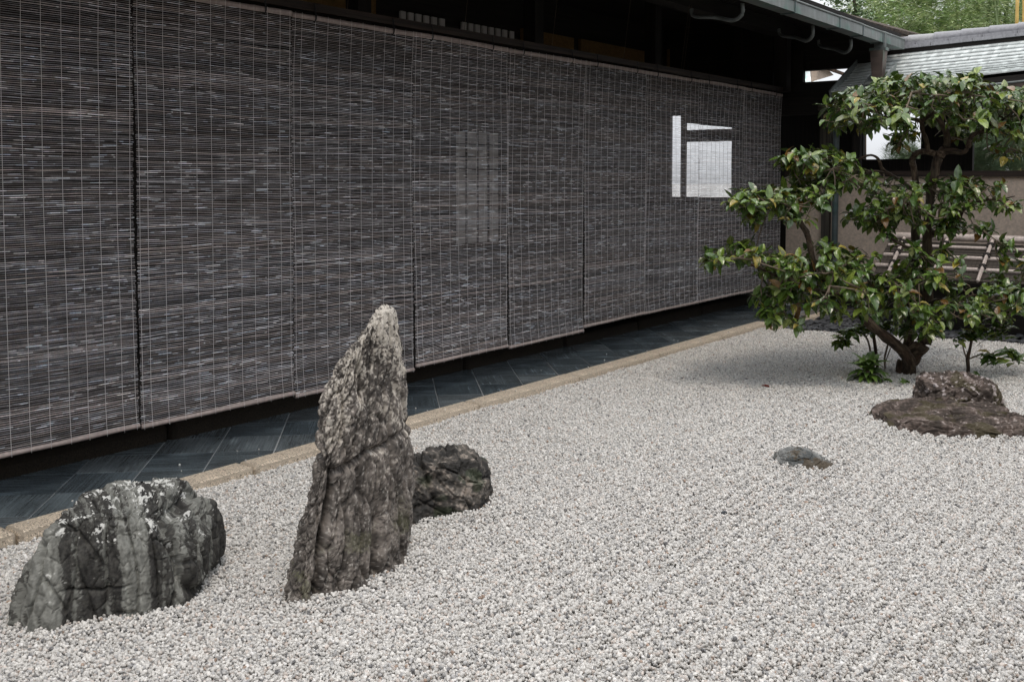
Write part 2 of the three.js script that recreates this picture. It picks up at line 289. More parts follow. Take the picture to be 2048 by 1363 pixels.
// ------------------------------------------------------------------ the hall
const ZI = -1.43; // inner wall line
const hall = thing('temple_hall', 'long dark timber hall with deep eaves behind the row of blinds', 'building');
{
  const b = M.dark_timber;
  const fx = [-1, 0.4, 1.7, 3.1, 4.3, 5.6, 6.9, 8.1, 9.4, 10.7];
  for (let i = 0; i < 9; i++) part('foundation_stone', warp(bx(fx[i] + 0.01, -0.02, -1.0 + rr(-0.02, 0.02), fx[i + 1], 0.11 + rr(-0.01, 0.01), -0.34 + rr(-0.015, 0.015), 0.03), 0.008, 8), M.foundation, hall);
  part('hanging_beam', bx(-3, 2.402, -0.045, 10.75, 2.450, 0.012), M.beam_timber, hall);
  part('eave_beam', bx(-3, 3.02, -0.12, 11.05, 3.2, 0.06), b, hall);
  for (let i = 0; i < 7; i++) part('post', bx(-1.22 + i * 1.97 - 0.06, 0.02, -0.56, -1.22 + i * 1.97 + 0.06, 3.2, -0.44), b, hall);
  part('veranda_floor', bx(-3, 0.40, ZI, 10.72, 0.44, -0.24), b, hall);
  part('veranda_edge', bx(-3, 0.205, -0.238, 10.72, 0.45, -0.2), b, hall);  // edge board dropped low to block light to the paving behind
  part('wall', bx(-3, 0.0, -0.06, 1.72, 2.44, -0.03), b, hall, 'unseen dark board wall added left of the blinds to stop light leaking in');  // unseen panel added so light does not leak in past the blinds
  // inner wall: dark panels, shoji, transom lattice, ochre panels above
  const s0 = onZ(912, 262, ZI), s1 = onZ(1000, 482, ZI);
  part('inner_wall', [bx(-3, 0.4, ZI - 0.06, s0.x, 2.35, ZI), bx(s1.x, 0.4, ZI - 0.06, 10.6, 2.35, ZI), bx(s0.x, 0.4, ZI - 0.06, s1.x, s1.y, ZI), bx(s0.x, s0.y, ZI - 0.06, s1.x, 2.35, ZI)], M.dark_timber, hall);
  const sh = new THREE.Group(); sh.name = 'shoji_screen'; hall.add(sh); sh.userData.label = 'pale paper screen seen through the blinds';
  part('paper', bx(s0.x, s1.y, ZI - 0.03, s1.x, s0.y, ZI - 0.022), M.paper, sh);
  const bars = [];
  for (let i = 1; i < 4; i++) { const x = lerp(s0.x, s1.x, i / 4); bars.push(bx(x - 0.008, s1.y, ZI - 0.02, x + 0.008, s0.y, ZI - 0.006)); }
  for (let i = 1; i < 9; i++) { const y = lerp(s1.y, s0.y, i / 9); bars.push(bx(s0.x, y - 0.005, ZI - 0.018, s1.x, y + 0.005, ZI - 0.008)); }
  part('muntin', bars, M.dark_timber, sh);
  part('lintel', bx(-3, 2.35, ZI - 0.07, 10.7, 2.47, ZI + 0.03), M.dark_timber, hall);
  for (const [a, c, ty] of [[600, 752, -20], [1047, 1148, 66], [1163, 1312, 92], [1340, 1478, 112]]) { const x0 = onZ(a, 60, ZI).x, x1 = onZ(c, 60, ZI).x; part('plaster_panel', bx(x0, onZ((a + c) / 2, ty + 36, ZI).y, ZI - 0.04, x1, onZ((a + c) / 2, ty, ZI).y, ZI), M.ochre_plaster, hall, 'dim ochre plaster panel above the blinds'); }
  for (const [a, c, n, y0, y1] of [[803, 898, 6, 21, 39], [926, 1036, 8, 43, 64]]) for (let i = 0; i < n; i++) { const p = onZ(lerp(a, c, i / n), lerp(y0, y1, i / n), ZI); part('transom_slat', bx(p.x, p.y - 0.14, ZI - 0.03, p.x + 0.062, p.y, ZI - 0.01), M.paper, hall); }
  part('upper_wall', bx(-3, 2.47, ZI - 0.10, 10.7, 3.6, ZI - 0.05), b, hall);
  
  part('ceiling', bx(-3, 3.22, ZI - 3, 11.2, 3.26, -0.02), b, hall);
  part('rear_wall', bx(-3, 0, -4.2, 10.7, 3.3, -4.1), b, hall);
  part('end_wall', bx(-3.1, 0, -4.2, -3.0, 3.3, 0), b, hall); part('end_wall', bx(10.62, 0, -4.2, 10.75, 3.3, ZI - 0.105), b, hall); part('end_transom', bx(10.66, 2.40, ZI - 0.1, 10.74, 3.3, -0.13), b, hall);
  part('corner_post', bx(10.62, 2.40, -0.10, 10.74, 3.1, 0.05), b, hall);
  const gy = onX(1600, 141, 11.0).y, ty = onX(1612, 164, 10.9).y, sz0 = onX(1581, 150, 10.95).z, sz1 = onX(1608, 150, 10.95).z;
  part('end_beam', bx(11.0, gy, -4.2, 11.14, gy + 0.16, 0.9), b, hall);
  part('gable_board', slab(V(11.05, gy + 0.161, 0.92), V(11.05, gy + 0.161, -4.2), V(11.05, 4.7, -4.2), V(11.05, 2.97, 0.92), 0.05), b, hall);
  part('tie_beam', bx(10.9, ty - 0.16, -1.5, 11.0, ty, 0.55), b, hall);
  part('strut', bx(10.92, ty + 0.001, sz0, 10.998, gy + 0.2, sz1), b, hall);
  // eaves: sheathing, rafters, roof and its edge
  const ye = 2.93, zi = 1.16, slope = 0.32, xr = 11.02;
  part('eave_sheathing', slab(V(-3, ye + 0.05, zi), V(-3, ye + 0.05 + slope * 5.4, zi - 5.4), V(xr, ye + 0.05 + slope * 5.4, zi - 5.4), V(xr, ye + 0.05, zi), -0.03), b, hall);
  for (let x = -2.9; x < xr; x += 0.36) part('rafter', slab(V(x, ye - 0.03, zi - 0.05), V(x, ye + slope * 1.5 - 0.03, zi - 1.55), V(x + 0.07, ye + slope * 1.5 - 0.03, zi - 1.55), V(x + 0.07, ye - 0.03, zi - 0.05), -0.08), b, hall);
  // fascia of layered bark, curving up a little at the corner
  const fas = [], N = 28; const lift = (x) => 0.11 * Math.pow(clamp((x - 9) / 3.4), 1.7);
  const zf = 1.05, yf0 = 2.86, yf1 = 2.955, xf = 12.35;
  for (let i = 0; i < N; i++) { const a = lerp(-3, xf, i / N), c = lerp(-3, xf, (i + 1) / N); fas.push(slab(V(a, yf0 + lift(a) * 0.6, zf), V(c, yf0 + lift(c) * 0.6, zf), V(c, yf1 + lift(c), zf + 0.04), V(a, yf1 + lift(a), zf + 0.04), 0.12)); }
  part('eave_fascia', fas, M.bark_edge, hall, 'brown layered bark edge of the hall roof');
  const top = [], lip = [];
  for (let i = 0; i < N; i++) { const a = lerp(-3, xf, i / N), c = lerp(-3, xf, (i + 1) / N); top.push(slab(V(a, yf1 + 0.035 + lift(a), zf + 0.07), V(c, yf1 + 0.035 + lift(c), zf + 0.07), V(c, yf1 + 2.0 + lift(c), zf - 5.2), V(a, yf1 + 2.0 + lift(a), zf - 5.2), 0.03)); lip.push(slab(V(a, yf1 + 0.002 + lift(a), zf + 0.055), V(c, yf1 + 0.002 + lift(c), zf + 0.055), V(c, yf1 + 0.03 + lift(c), zf + 0.058), V(a, yf1 + 0.03 + lift(a), zf + 0.058), 0.03)); }
  part('roof', top, M.bark_edge, hall); part('eave_lip', lip, M.brown_timber, hall);
  // box gutter under the edge, its bands, and curved brackets below
  const gz0 = 1.08, gz1 = 1.2, gy0 = 2.812, gy1 = 2.912;
  const seg = [-3, 1.0, 3.6, 6.2, 8.0, 9.05, 9.68, 10.28, 11.0];
  for (let i = 0; i + 1 < seg.length; i++) {
    const o = (i % 2) * 0.003;
    part('gutter', [bx(seg[i] + 0.002, gy0 + o, gz1 - 0.006, seg[i + 1] - 0.002, gy1 + o, gz1), bx(seg[i] + 0.002, gy0 + o, gz0, seg[i + 1] - 0.002, gy0 + 0.006 + o, gz1 - 0.0062), bx(seg[i] + 0.002, gy0 + o + 0.0062, gz0, seg[i + 1] - 0.002, gy1 + o, gz0 + 0.006), tube([V(seg[i] + 0.003, gy1 + o, gz1), V(seg[i + 1] - 0.003, gy1 + o, gz1)], 0.011, 8, 2)], M.patina_copper, hall);
  }
  for (const x of seg.slice(1, -1)) part('gutter_band', bx(x - 0.010, gy0 - 0.006, gz0 - 0.006, x + 0.010, gy1 + 0.004, gz1 + 0.006), M.blue_copper, hall);
  for (const [ax, ay, bx2, by2] of [[1383, 30, 1485, 12], [1558, 68, 1626, 56], [1637, 90, 1702, 82], [1690, 108, 1712, 104]].slice(0, 3)) {
    const Ztop = U(bx2, by2, 1), e = onZ(bx2, by2, 1.08), s = onZ(ax, ay, 0.62);
    part('gutter_bracket', tube([V(s.x, s.y + 0.05, s.z), V(s.x, s.y + 0.0, s.z + 0.01), V(lerp(s.x, e.x, 0.5), lerp(s.y, e.y - 0.09, 0.6), lerp(s.z, e.z, 0.5)), V(lerp(s.x, e.x, 0.86), e.y - 0.10, lerp(s.z, e.z, 0.86)), V(e.x, e.y - 0.06, e.z), V(e.x, e.y + 0.02, e.z)], 0.016, 8, 5), M.patina_copper, hall);
  }
  // downspout box dropping on to the corridor roof
  const dx = 10.34;
  part('downspout_collar', [bx(dx - 0.05, 2.735, 1.06, dx + 0.05, 2.765, 1.225), bx(dx - 0.028, 2.765, 1.1, dx + 0.028, 2.925, 1.207)], M.patina_copper, hall);
  const dg = new THREE.CylinderGeometry(0.095, 0.068, 0.27, 4, 1, false, Math.PI / 4); dg.scale(1, 1, 1); dg.translate(dx, 2.60, 1.14);
  const dgn = dg.toNonIndexed(); dgn.computeVertexNormals(); part('downspout', metreUV(dgn), M.brown_copper, hall, 'tapered brown copper downspout box');
  for (const px of [617, 706, 940, 1115, 1258, 1378, 1373]) { const t = onZ(px, 20, 0.05); part('pull_wire', tube([V(t.x, 2.452, 0.0), V(t.x, 3.03, 0.08)], 0.0014, 5, 1), M.twig, hall); }
}
// ------------------------------------------------------------------ the reed blinds
{
  const x0 = 2.72, W = 0.985;
  const bot = [0.222, 0.215, 0.198, 0.224, 0.212, 0.247, 0.247, 0.246, 0.244], right = [2.715, 3.692, 4.683, 5.67, 6.655, 7.638, 8.628, 9.61, 10.60];
  const ords = ['leftmost reed blind, cut by the picture edge, beside the second one', 'second reed blind from the left, wide, behind the squat striped rock', 'third reed blind from the left, directly behind the tall standing stone', 'fourth reed blind, right of the tall stone with a lower hem than its neighbour', 'fifth reed blind, with the pale paper screen glimmering through it', 'sixth reed blind, hem lower than the blind on its right', 'seventh reed blind, hem stepped up, left of the bright window', 'eighth reed blind, with the bright window and its post behind', 'last reed blind at the far right end beside the dark gap'];
  const H = 2.366, pitch = 0.0094;
  for (let b = 0; b < 9; b++) {
    const lap = [1, 1, 0, 1, 0, 1, 0, 0, 0], xr = right[b] - (lap[b] ? 0.004 : -0.002), xl = (b ? right[b - 1] : 1.735) + (b && !lap[b - 1] ? -0.001 : 0.005), w = xr - xl, z0 = (b % 2) * 0.006;
    const g = thing('reed_blind', ords[b], 'blind', V(xl, 0, z0), 0, 'reed blinds hanging along the hall front');
    const y0 = bot[b] + 0.012, n = Math.floor((H - 0.012 - y0) / pitch), pos = [], nor = [], uv = [], idx = [], SEG = 24, lean = gauss() * 0.006;
    for (let k = 0; k < n; k++) {
      const yk = y0 + 0.004 + (k + 0.5) * pitch, a = rr(-0.004, 0.003), e = w + rr(-0.004, 0.005), v = (Math.floor(rnd() * 256) + 0.5) / 256, th = 0.0019 * Math.pow(2, gauss() * 0.3), ph = rr(0, 50), du = rnd(), tilt = gauss() * 0.0014;
      const f = (yk - y0) / (H - y0), base = pos.length / 3;
      for (let i = 0; i <= SEG; i++) {
        const t = i / SEG, x = lerp(a, e, t), wx = xl + x;
        const y = yk + tilt * (t - 0.5) * 2 + 0.0022 * n3(wx * 1.1, yk * 26, b * 3.1) + 0.0022 * n3(wx * 4, ph, 2) + 0.0035 * n3(wx * 6, yk * 11, 5) + 0.008 * n3(wx * 0.8, yk * 2.2, 7 + b) + lean * (t - 0.5) * (1 - f), z = 0.0012 * n3(wx * 4, ph, 8) + 0.02 * n3(wx * 0.9, yk * 0.9, b);
        const q = th * (1 + 0.45 * n3(wx * 9, ph, 4));
        const ring = [[0, q], [0.0019, q * 0.25], [0.0015, -q * 0.7], [-0.0016, -q * 0.2]];
        for (const [dz, dy] of ring) { pos.push(x, y + dy, z + dz); const L = Math.hypot(dz, dy); nor.push(0, dy / L, dz / L); uv.push(t * 0.98 + du, v); }
        if (i < SEG) for (let s = 0; s < 4; s++) { const p = base + i * 4 + s, q2 = base + i * 4 + (s + 1) % 4; idx.push(p, q2, p + 4, q2, q2 + 4, p + 4); }
      }
    }
    const geo = new THREE.BufferGeometry();
    geo.setAttribute('position', new THREE.Float32BufferAttribute(pos, 3)); geo.setAttribute('normal', new THREE.Float32BufferAttribute(nor, 3)); geo.setAttribute('uv', new THREE.Float32BufferAttribute(uv, 2)); geo.setIndex(idx);
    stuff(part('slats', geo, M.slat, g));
    // rods with node rings
    const rod = (y, r, name) => {
      const pts = [], rad = []; const m = 12;
      for (let i = 0; i <= m; i++) { pts.push(V(lerp(0.001, w - 0.001, i / m), y + 0.002 * n3(i * 0.5, b, y) + 0.008 * n3((xl + w * i / m) * 0.8, y * 2.2, 7 + b), 0.002 + 0.02 * n3((xl + w * i / m) * 0.9, y * 0.9, b))); rad.push(r * rr(0.93, 1.07)); }
      return part(name, tube(pts, rad, 8, 2), M.pale_bamboo, g);
    };
    rod(H, 0.0155, 'head_rod'); rod(bot[b] + 0.006, 0.0125, 'hem_rod');
    for (const c of [0.012, 0.06, 0.155, 0.25, 0.345, 0.435, 0.525, 0.62, 0.71, 0.80, 0.89, 0.958]) {
      const pts = [], cx = c * w / 0.977, m = 14, ph = rr(0, 99);
      for (let i = 0; i <= m; i++) { const y = lerp(bot[b] - 0.008, H + 0.014, i / m); pts.push(V(cx + 0.004 * n3(y * 1.5, ph, 0) + (1 - i / m) * lean * 0.6, y, 0.0052 + (i === 0 || i === m ? 0.013 : i === m - 1 ? 0.006 : 0) + 0.02 * n3((xl + cx) * 0.9, y * 0.9, b))); }
      part('cord', tube(pts, 0.0013, 4, 2, false), M.cord, g);
    }
    for (const hx of [0.16, 0.80]) part('hook', tube([V(hx * w, H + 0.075, 0.022), V(hx * w, H + 0.03, 0.026), V(hx * w, H - 0.006, 0.03), V(hx * w, H - 0.026, 0.018), V(hx * w, H - 0.02, 0.004)], 0.0045, 6, 3), M.iron, g);
  }
}
// ------------------------------------------------------------------ unseen hall and wall across the court, added to block the low sky
{
  const o = thing('unseen_opposite_hall', 'unseen hall added behind the viewer to block low sky, white plaster under deep eaves', 'building');
  part('wall', bx(-9, 0, 7.6, 13, 3.0, 7.8), M.tan_plaster, o); part('veranda_floor', bx(-9, 0.4, 6.0, 13, 0.46, 7.6), M.beam_timber, o);
  for (let x = -8; x < 13; x += 2.2) part('post', bx(x, 0, 6.05, x + 0.14, 2.9, 6.19), M.dark_timber, o);
  part('roof', slab(V(-9.5, 3.0, 5.3), V(13.5, 3.0, 5.3), V(13.5, 5.6, 11), V(-9.5, 5.6, 11), -0.2), M.bark_edge, o);
  const w = thing('unseen_boundary_wall', 'unseen plaster boundary wall added beyond the left edge to block low sky', 'wall');
  part('wall', bx(-4.2, 0, 0.6, -4.0, 2.3, 7.0), M.tan_plaster, w); part('coping', slab(V(-4.35, 2.34, 0.6), V(-4.35, 2.34, 7.0), V(-3.85, 2.34, 7.0), V(-3.85, 2.34, 0.6), -0.06), M.ridge_clay, w);
}
// ------------------------------------------------------------------ corridor wing across the far end
const XW = 10.9, XB = 12.2;
const wing = thing('corridor_wing', 'low corridor with tan plaster wall and pale shingle roof at the far end', 'building');
{
  const b = M.dark_timber, Z1 = 6.5;
  part('lower_wall', bx(XW, 0.42, -0.05, XW + 0.1, 1.46, Z1), M.tan_plaster, wing, 'tan plaster wall below the corridor opening');
  part('sill', bx(XW - 0.05, 1.46, -0.05, XW + 0.14, 1.52, Z1), M.beam_timber, wing);
  part('ledge_beam', bx(XW - 0.07, 0.32, -0.02, XW + 0.12, 0.42, Z1), M.grey_timber, wing);
  part('plinth', bx(XW + 0.05, -0.02, -0.02, XW + 0.16, 0.32, Z1), b, wing);
  const pz = onX(1655, 400, XW).z;
  part('post', bx(XW - 0.06, 0.02, pz - 0.045, XW + 0.02, 2.3, pz + 0.045), M.grey_timber, wing);
  part('post', bx(XW + 0.01, 1.52, onX(1712, 300, XW).z - 0.04, XW + 0.09, 2.4, onX(1712, 300, XW).z + 0.04), b, wing);
  part('post', bx(XW + 0.01, 1.52, 3.2, XW + 0.09, 2.4, 3.28), b, wing);
  part('boxed_post_cap', [bx(XW - 0.10, 2.19, pz - 0.085, XW + 0.0, 2.26, pz + 0.085), bx(XW - 0.09, 1.55, pz - 0.06, XW - 0.062, 2.188, pz + 0.06)], M.grey_timber, wing);
  const gz = onX(1671, 400, XW - 0.1).z;
  part('downpipe', tube([V(XW - 0.1, 0.03, gz), V(XW - 0.1, 1.2, gz), V(XW - 0.1, 2.2, gz)], 0.034, 12, 2), M.blue_copper, wing, 'blue green copper downpipe against the post');
  for (const y of [0.72, 1.5]) part('pipe_strap', bx(XW - 0.142, y - 0.015, pz - 0.06, XW - 0.055, y + 0.015, gz + 0.042), M.blue_copper, wing);
  part('head_beam', bx(XW - 0.02, 2.16, -1.0, XW + 0.12, 2.36, Z1), b, wing);
  // back wall with three openings
  const zA0 = onX(1346, 300, XB).z, zA1 = onX(1470, 300, XB).z, zB0 = onX(1727, 300, XB).z, zB1 = onX(1842, 300, XB).z, zC0 = onX(1946, 300, XB).z;
  const sA = onX(1400, 394, XB).y, sB = onX(1780, 318, XB).y, sC = onX(1990, 342, XB).y;
  const W = (z0, z1, y0, y1) => bx(XB, y0, z0, XB + 0.08, y1, z1);
  part('back_wall', [W(-6, zA0 - 0.05, 0, 2.7), W(zA0 - 0.05, zA1, 0, sA), W(zA0 - 0.05, zA1, 2.3, 2.7), W(zA1, zB0, 0, 2.42), W(zB0, zB1, 0, sB), W(zB0, zB1, 2.3, 2.7), W(zB1, zC0, 0, 2.7), W(zC0, Z1, 0, sC), W(zC0, Z1, 2.3, 2.7)], b, wing);
  part('window_post', bx(XB, sA + 0.001, onX(1361.5, 300, XB).z, XB + 0.03, 2.299, onX(1372, 300, XB).z), M.brown_timber, wing);
  part('window_beam', bx(XB + 0.082, onX(1420, 282, XB).y, onX(1366, 300, XB).z, XB + 0.16, onX(1420, 258, XB).y, zA1 + 0.1), M.beam_timber, wing);
  part('window_header', slab(onX(1374, 246, XB + 0.2), onX(1480, 257, XB + 0.2), onX(1480, 236, XB + 0.2), onX(1374, 224, XB + 0.2), 0.04), b, wing);
  part('corridor_floor', bx(XW + 0.1, 0.36, -6, XB, 0.4, Z1), b, wing);
  part('corridor_soffit', bx(XW + 0.1, 2.4, -0.6, XB + 0.4, 2.44, Z1), b, wing);
  // roof: two slopes of shingle courses, rising slightly to the right
  const e1 = onX(1690, 184, 10.22), e2 = onX(2048, 143, 10.22), r1 = onX(1800, 97, 11.1), r2 = onX(2048, 70, 11.1);
  const ey = (z) => lerp(e1.y, e2.y, (z - e1.z) / (e2.z - e1.z)), ry = (z) => lerp(r1.y, r2.y, (z - r1.z) / (r2.z - r1.z));
  const ZL = 0.70, ZR = 6.6, NC = 13, at = (t, z) => { const s = 0.06 * Math.sin(Math.PI * t); return V(lerp(10.22, 11.22, t), lerp(ey(z), ry(z), t) - s, z); };
  for (let c = 0; c < NC; c++) {
    const t0 = c / NC, t1 = (c + 1.25) / NC, pieces = []; let z = ZL - (c % 2) * 0.15;
    while (z < ZR) { const len = rr(0.26, 0.34), za = Math.max(z, ZL), zb = Math.min(z + len - 0.003, ZR); z += len; if (zb - za < 0.02) continue; const dy = rr(0, 0.003); const q = [at(t0, zb), at(t1, zb), at(t1, za), at(t0, za)]; q[0].y += 0.022 + dy; q[3].y += 0.022 + dy; q[1].y += 0.002; q[2].y += 0.002; pieces.push(slab(q[3], q[0], q[1], q[2], 0.012)); }
    part('shingle_course', pieces, M.roof_shingle, wing);
  }
  part('roof_deck', slab(at(0, ZL).add(V(0.02, -0.02, 0)), at(0, ZR).add(V(0.02, -0.02, 0)), at(0.5, ZR).add(V(0, -0.02, 0)), at(0.5, ZL).add(V(0, -0.02, 0)), 0.05), b, wing);
  part('roof_deck', slab(at(0.5, ZL).add(V(0, -0.02, 0)), at(0.5, ZR).add(V(0, -0.02, 0)), at(1, ZR).add(V(0, -0.02, 0)), at(1, ZL).add(V(0, -0.02, 0)), 0.05), b, wing);
  part('rear_slope', slab(V(11.2, ry(ZL), ZL), V(11.2, ry(ZR), ZR), V(12.7, ey(ZR), ZR), V(12.7, ey(ZL), ZL), 0.05), M.roof_shingle, wing);
  part('verge_board', slab(at(0, ZL - 0.02).add(V(-0.02, 0.03, 0)), at(0, ZL - 0.002).add(V(-0.02, 0.03, 0)), at(1, ZL - 0.002).add(V(0, 0.03, 0)), at(1, ZL - 0.02).add(V(0, 0.03, 0)), 0.12), M.patina_copper, wing);
  part('eave_board', slab(V(10.235, ey(ZL) - 0.10, ZL), V(10.235, ey(ZR) - 0.10, ZR), V(10.23, ey(ZR) - 0.022, ZR), V(10.23, ey(ZL) - 0.022, ZL), 0.04), b, wing);
  part('gutter', [slab(V(10.12, ey(0.9) - 0.19, 0.9), V(10.12, ey(ZR) - 0.19, ZR), V(10.10, ey(ZR) - 0.105, ZR), V(10.10, ey(0.9) - 0.105, 0.9), 0.01), slab(V(10.205, ey(0.9) - 0.195, 0.9), V(10.205, ey(ZR) - 0.195, ZR), V(10.12, ey(ZR) - 0.193, ZR), V(10.12, ey(0.9) - 0.193, 0.9), 0.008)], M.brown_copper, wing, 'brown copper gutter along the corridor eave');
  part('gutter_lip', tube([V(10.10, ey(0.9) - 0.10, 0.9), V(10.10, ey(ZR) - 0.10, ZR)], 0.012, 8, 8), M.patina_copper, wing);
  for (let z = 1.2; z < ZR; z += 0.9) part('gutter_strap', slab(V(10.09, ey(z) - 0.2, z), V(10.09, ey(z) - 0.2, z + 0.02), V(10.085, ey(z) - 0.09, z + 0.02), V(10.085, ey(z) - 0.09, z), 0.006), M.patina_copper, wing);
  // ridge: two flat courses and round cover tiles
  let z = ZL - 0.05, k = 0;
  while (z < ZR) { const len = 0.27, za = z, zb = z + len - 0.006; z += len; const y = ry((za + zb) / 2), tilt = Math.atan2(ry(zb) - ry(za), zb - za);
    const g = new THREE.CylinderGeometry(0.050, 0.062, len + 0.012, 12, 1, false); g.rotateX(Math.PI / 2); g.rotateX(-tilt); g.translate(11.22, y + 0.088, (za + zb) / 2);
    part('ridge_tile', metreUV(g.toNonIndexed(), 2), k === 2 || k === 7 ? M.ridge_clay_pale : M.ridge_clay, wing); k++; }
  for (const [dy, w, l] of [[0.030, 0.10, 0.33], [-0.002, 0.125, 0.41]]) { let q = ZL - 0.08; while (q < ZR) { const a = q, c = q + l - 0.005; q += l; const j = rr(-0.004, 0.004); part('flat_ridge_tile', slab(V(11.22 - w + j, ry(a) + dy + 0.03, a), V(11.22 - w + j, ry(c) + dy + 0.03, c), V(11.22 + w, ry(c) + dy + 0.03, c), V(11.22 + w, ry(a) + dy + 0.03, a), 0.032), M.ridge_clay, wing); } }
  part('ridge_bed', slab(V(11.13, ry(ZL) + 0.0, ZL), V(11.13, ry(ZR) + 0.0, ZR), V(11.33, ry(ZR) + 0.0, ZR), V(11.33, ry(ZL) + 0.0, ZL), 0.08), b, wing);
  // chute that takes the hall's water over the shingles
  const cz0 = 1.05, cz1 = 1.24, ct = (t, zz, h) => { const p = at(t, zz); p.y += 0.03 + h; return p; };
  part('rain_chute', [slab(ct(0.02, cz0 - 0.02, 0.02), ct(0.02, cz1 - 0.02, 0.02), ct(0.30, cz1, 0.06), ct(0.30, cz0, 0.06), 0.012), slab(ct(0.02, cz1 - 0.019, -0.01), ct(0.02, cz1 - 0.006, 0.08), ct(0.30, cz1 + 0.014, 0.13), ct(0.30, cz1 + 0.001, 0.0), 0.012), slab(ct(0.02, cz0 - 0.034, -0.01), ct(0.02, cz0 - 0.021, 0.05), ct(0.30, cz0 - 0.001, 0.10), ct(0.30, cz0 - 0.014, 0.0), 0.012)], M.patina_copper, wing);
}
// a white garden wall and a neighbour's roof behind the corridor
{
  const w = thing('garden_wall', 'white plaster garden wall seen through the corridor openings', 'wall');
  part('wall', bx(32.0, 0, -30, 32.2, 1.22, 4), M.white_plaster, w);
  const r = thing('neighbouring_roof', 'pale roof end glimpsed in the bright gap under the hall eave', 'roof');
  const a = U(1575, 168, 16), c = U(1640, 163, 16), d = U(1618, 136, 16.6), e = U(1575, 138, 16.6);
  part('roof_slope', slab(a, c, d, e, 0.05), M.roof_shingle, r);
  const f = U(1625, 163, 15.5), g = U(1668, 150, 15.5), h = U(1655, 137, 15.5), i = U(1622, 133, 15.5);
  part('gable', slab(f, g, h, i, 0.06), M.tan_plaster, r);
  part('barge_board', slab(U(1640, 133, 15.4), U(1690, 150, 15.4), U(1690, 145, 15.4), U(1650, 130, 15.4), 0.08), M.brown_timber, r);
}
// ------------------------------------------------------------------ bamboo-roofed fence in front of the corridor wall
{
  const P = onX(1790, 474, 10.15), Q = onX(2150, 474, 10.15).setY(P.y), along = V(0, 0, 1), down = V(-1, 0, 0);
  const f = thing('roofed_bamboo_fence', 'low fence with a bark roof held down by a bamboo grid', 'fence');
  const len = P.distanceTo(Q), at = (s, t, h = 0) => P.clone().addScaledVector(along, s).addScaledVector(down, t).add(V(0, -0.035 - t * 0.62 + h, 0));
  part('roof_bark', [slab(at(-0.05, 0.5), at(len, 0.5), at(len, 0.0), at(-0.05, 0.0), 0.03), slab(at(-0.05, 0.0), at(len, 0.0), at(len, 0, 0).addScaledVector(down, -0.4).add(V(0, -0.25, 0)), at(-0.05, 0).addScaledVector(down, -0.4).add(V(0, -0.25, 0)), 0.03)], M.thatch, f);
  const strips = []; for (let s = -0.05; s < len; s += 0.035) strips.push(slab(at(s, 0.505, 0.004), at(s + 0.031, 0.505, 0.004 + rr(0, 0.004)), at(s + 0.031, 0.02, 0.004), at(s, 0.02, 0.004), 0.004));
  stuff(part('bark_strips', strips, M.thatch, f));
  part('ridge_pole', tube([at(-0.02, 0, 0.05), at(len / 2, 0, 0.053), at(len, 0, 0.05)], [0.036, 0.037, 0.036], 12, 6), M.fence_bamboo, f);
  for (const [t, r] of [[0.09, 0.017], [0.23, 0.020], [0.38, 0.020]]) part('bamboo_rail', tube([at(t > 0.3 ? -0.06 : -0.03, t, 0.018), at(len / 2, t, 0.02), at(len, t, 0.018)], r, 8, 8), M.fence_bamboo, f);
  for (const s of [0.10, 0.50, 0.90, 1.30, 1.70]) {
    if (s > len) continue;
    part('bamboo_batten', tube([at(s - 0.0, 0.02, 0.05), at(s - 0.0, 0.25, 0.05), at(s - 0.0, 0.56, 0.045)], 0.0165, 8, 4), M.fence_bamboo, f);
    for (const t of [0.09, 0.23, 0.38]) part('rope_tie', [tube([at(s - 0.03, t - 0.02, 0.05), at(s, t, 0.072), at(s + 0.03, t + 0.02, 0.05)], 0.009, 6, 3), tube([at(s - 0.03, t + 0.02, 0.05), at(s, t, 0.074), at(s + 0.03, t - 0.02, 0.05)], 0.009, 6, 3)], M.rope, f);
  }
  part('eave_rail', slab(at(-0.02, 0.46, -0.035), at(len, 0.46, -0.035), at(len, 0.40, -0.03), at(-0.02, 0.40, -0.03), 0.06), M.dark_timber, f);
  for (const s of [0.10, 0.95, 1.5]) { const p = at(s, 0.2); part('post', (() => { const g = bx(-0.05, 0, -0.05, 0.05, p.y - 0.03, 0.05); g.translate(p.x, 0, p.z); return g; })(), M.dark_timber, f); }
  part('board', slab(at(0.05, 0.24).setY(0.02), at(len, 0.24).setY(0.02), at(len, 0.24).setY(0.44), at(0.05, 0.24).setY(0.44), 0.04), M.dark_timber, f);
}
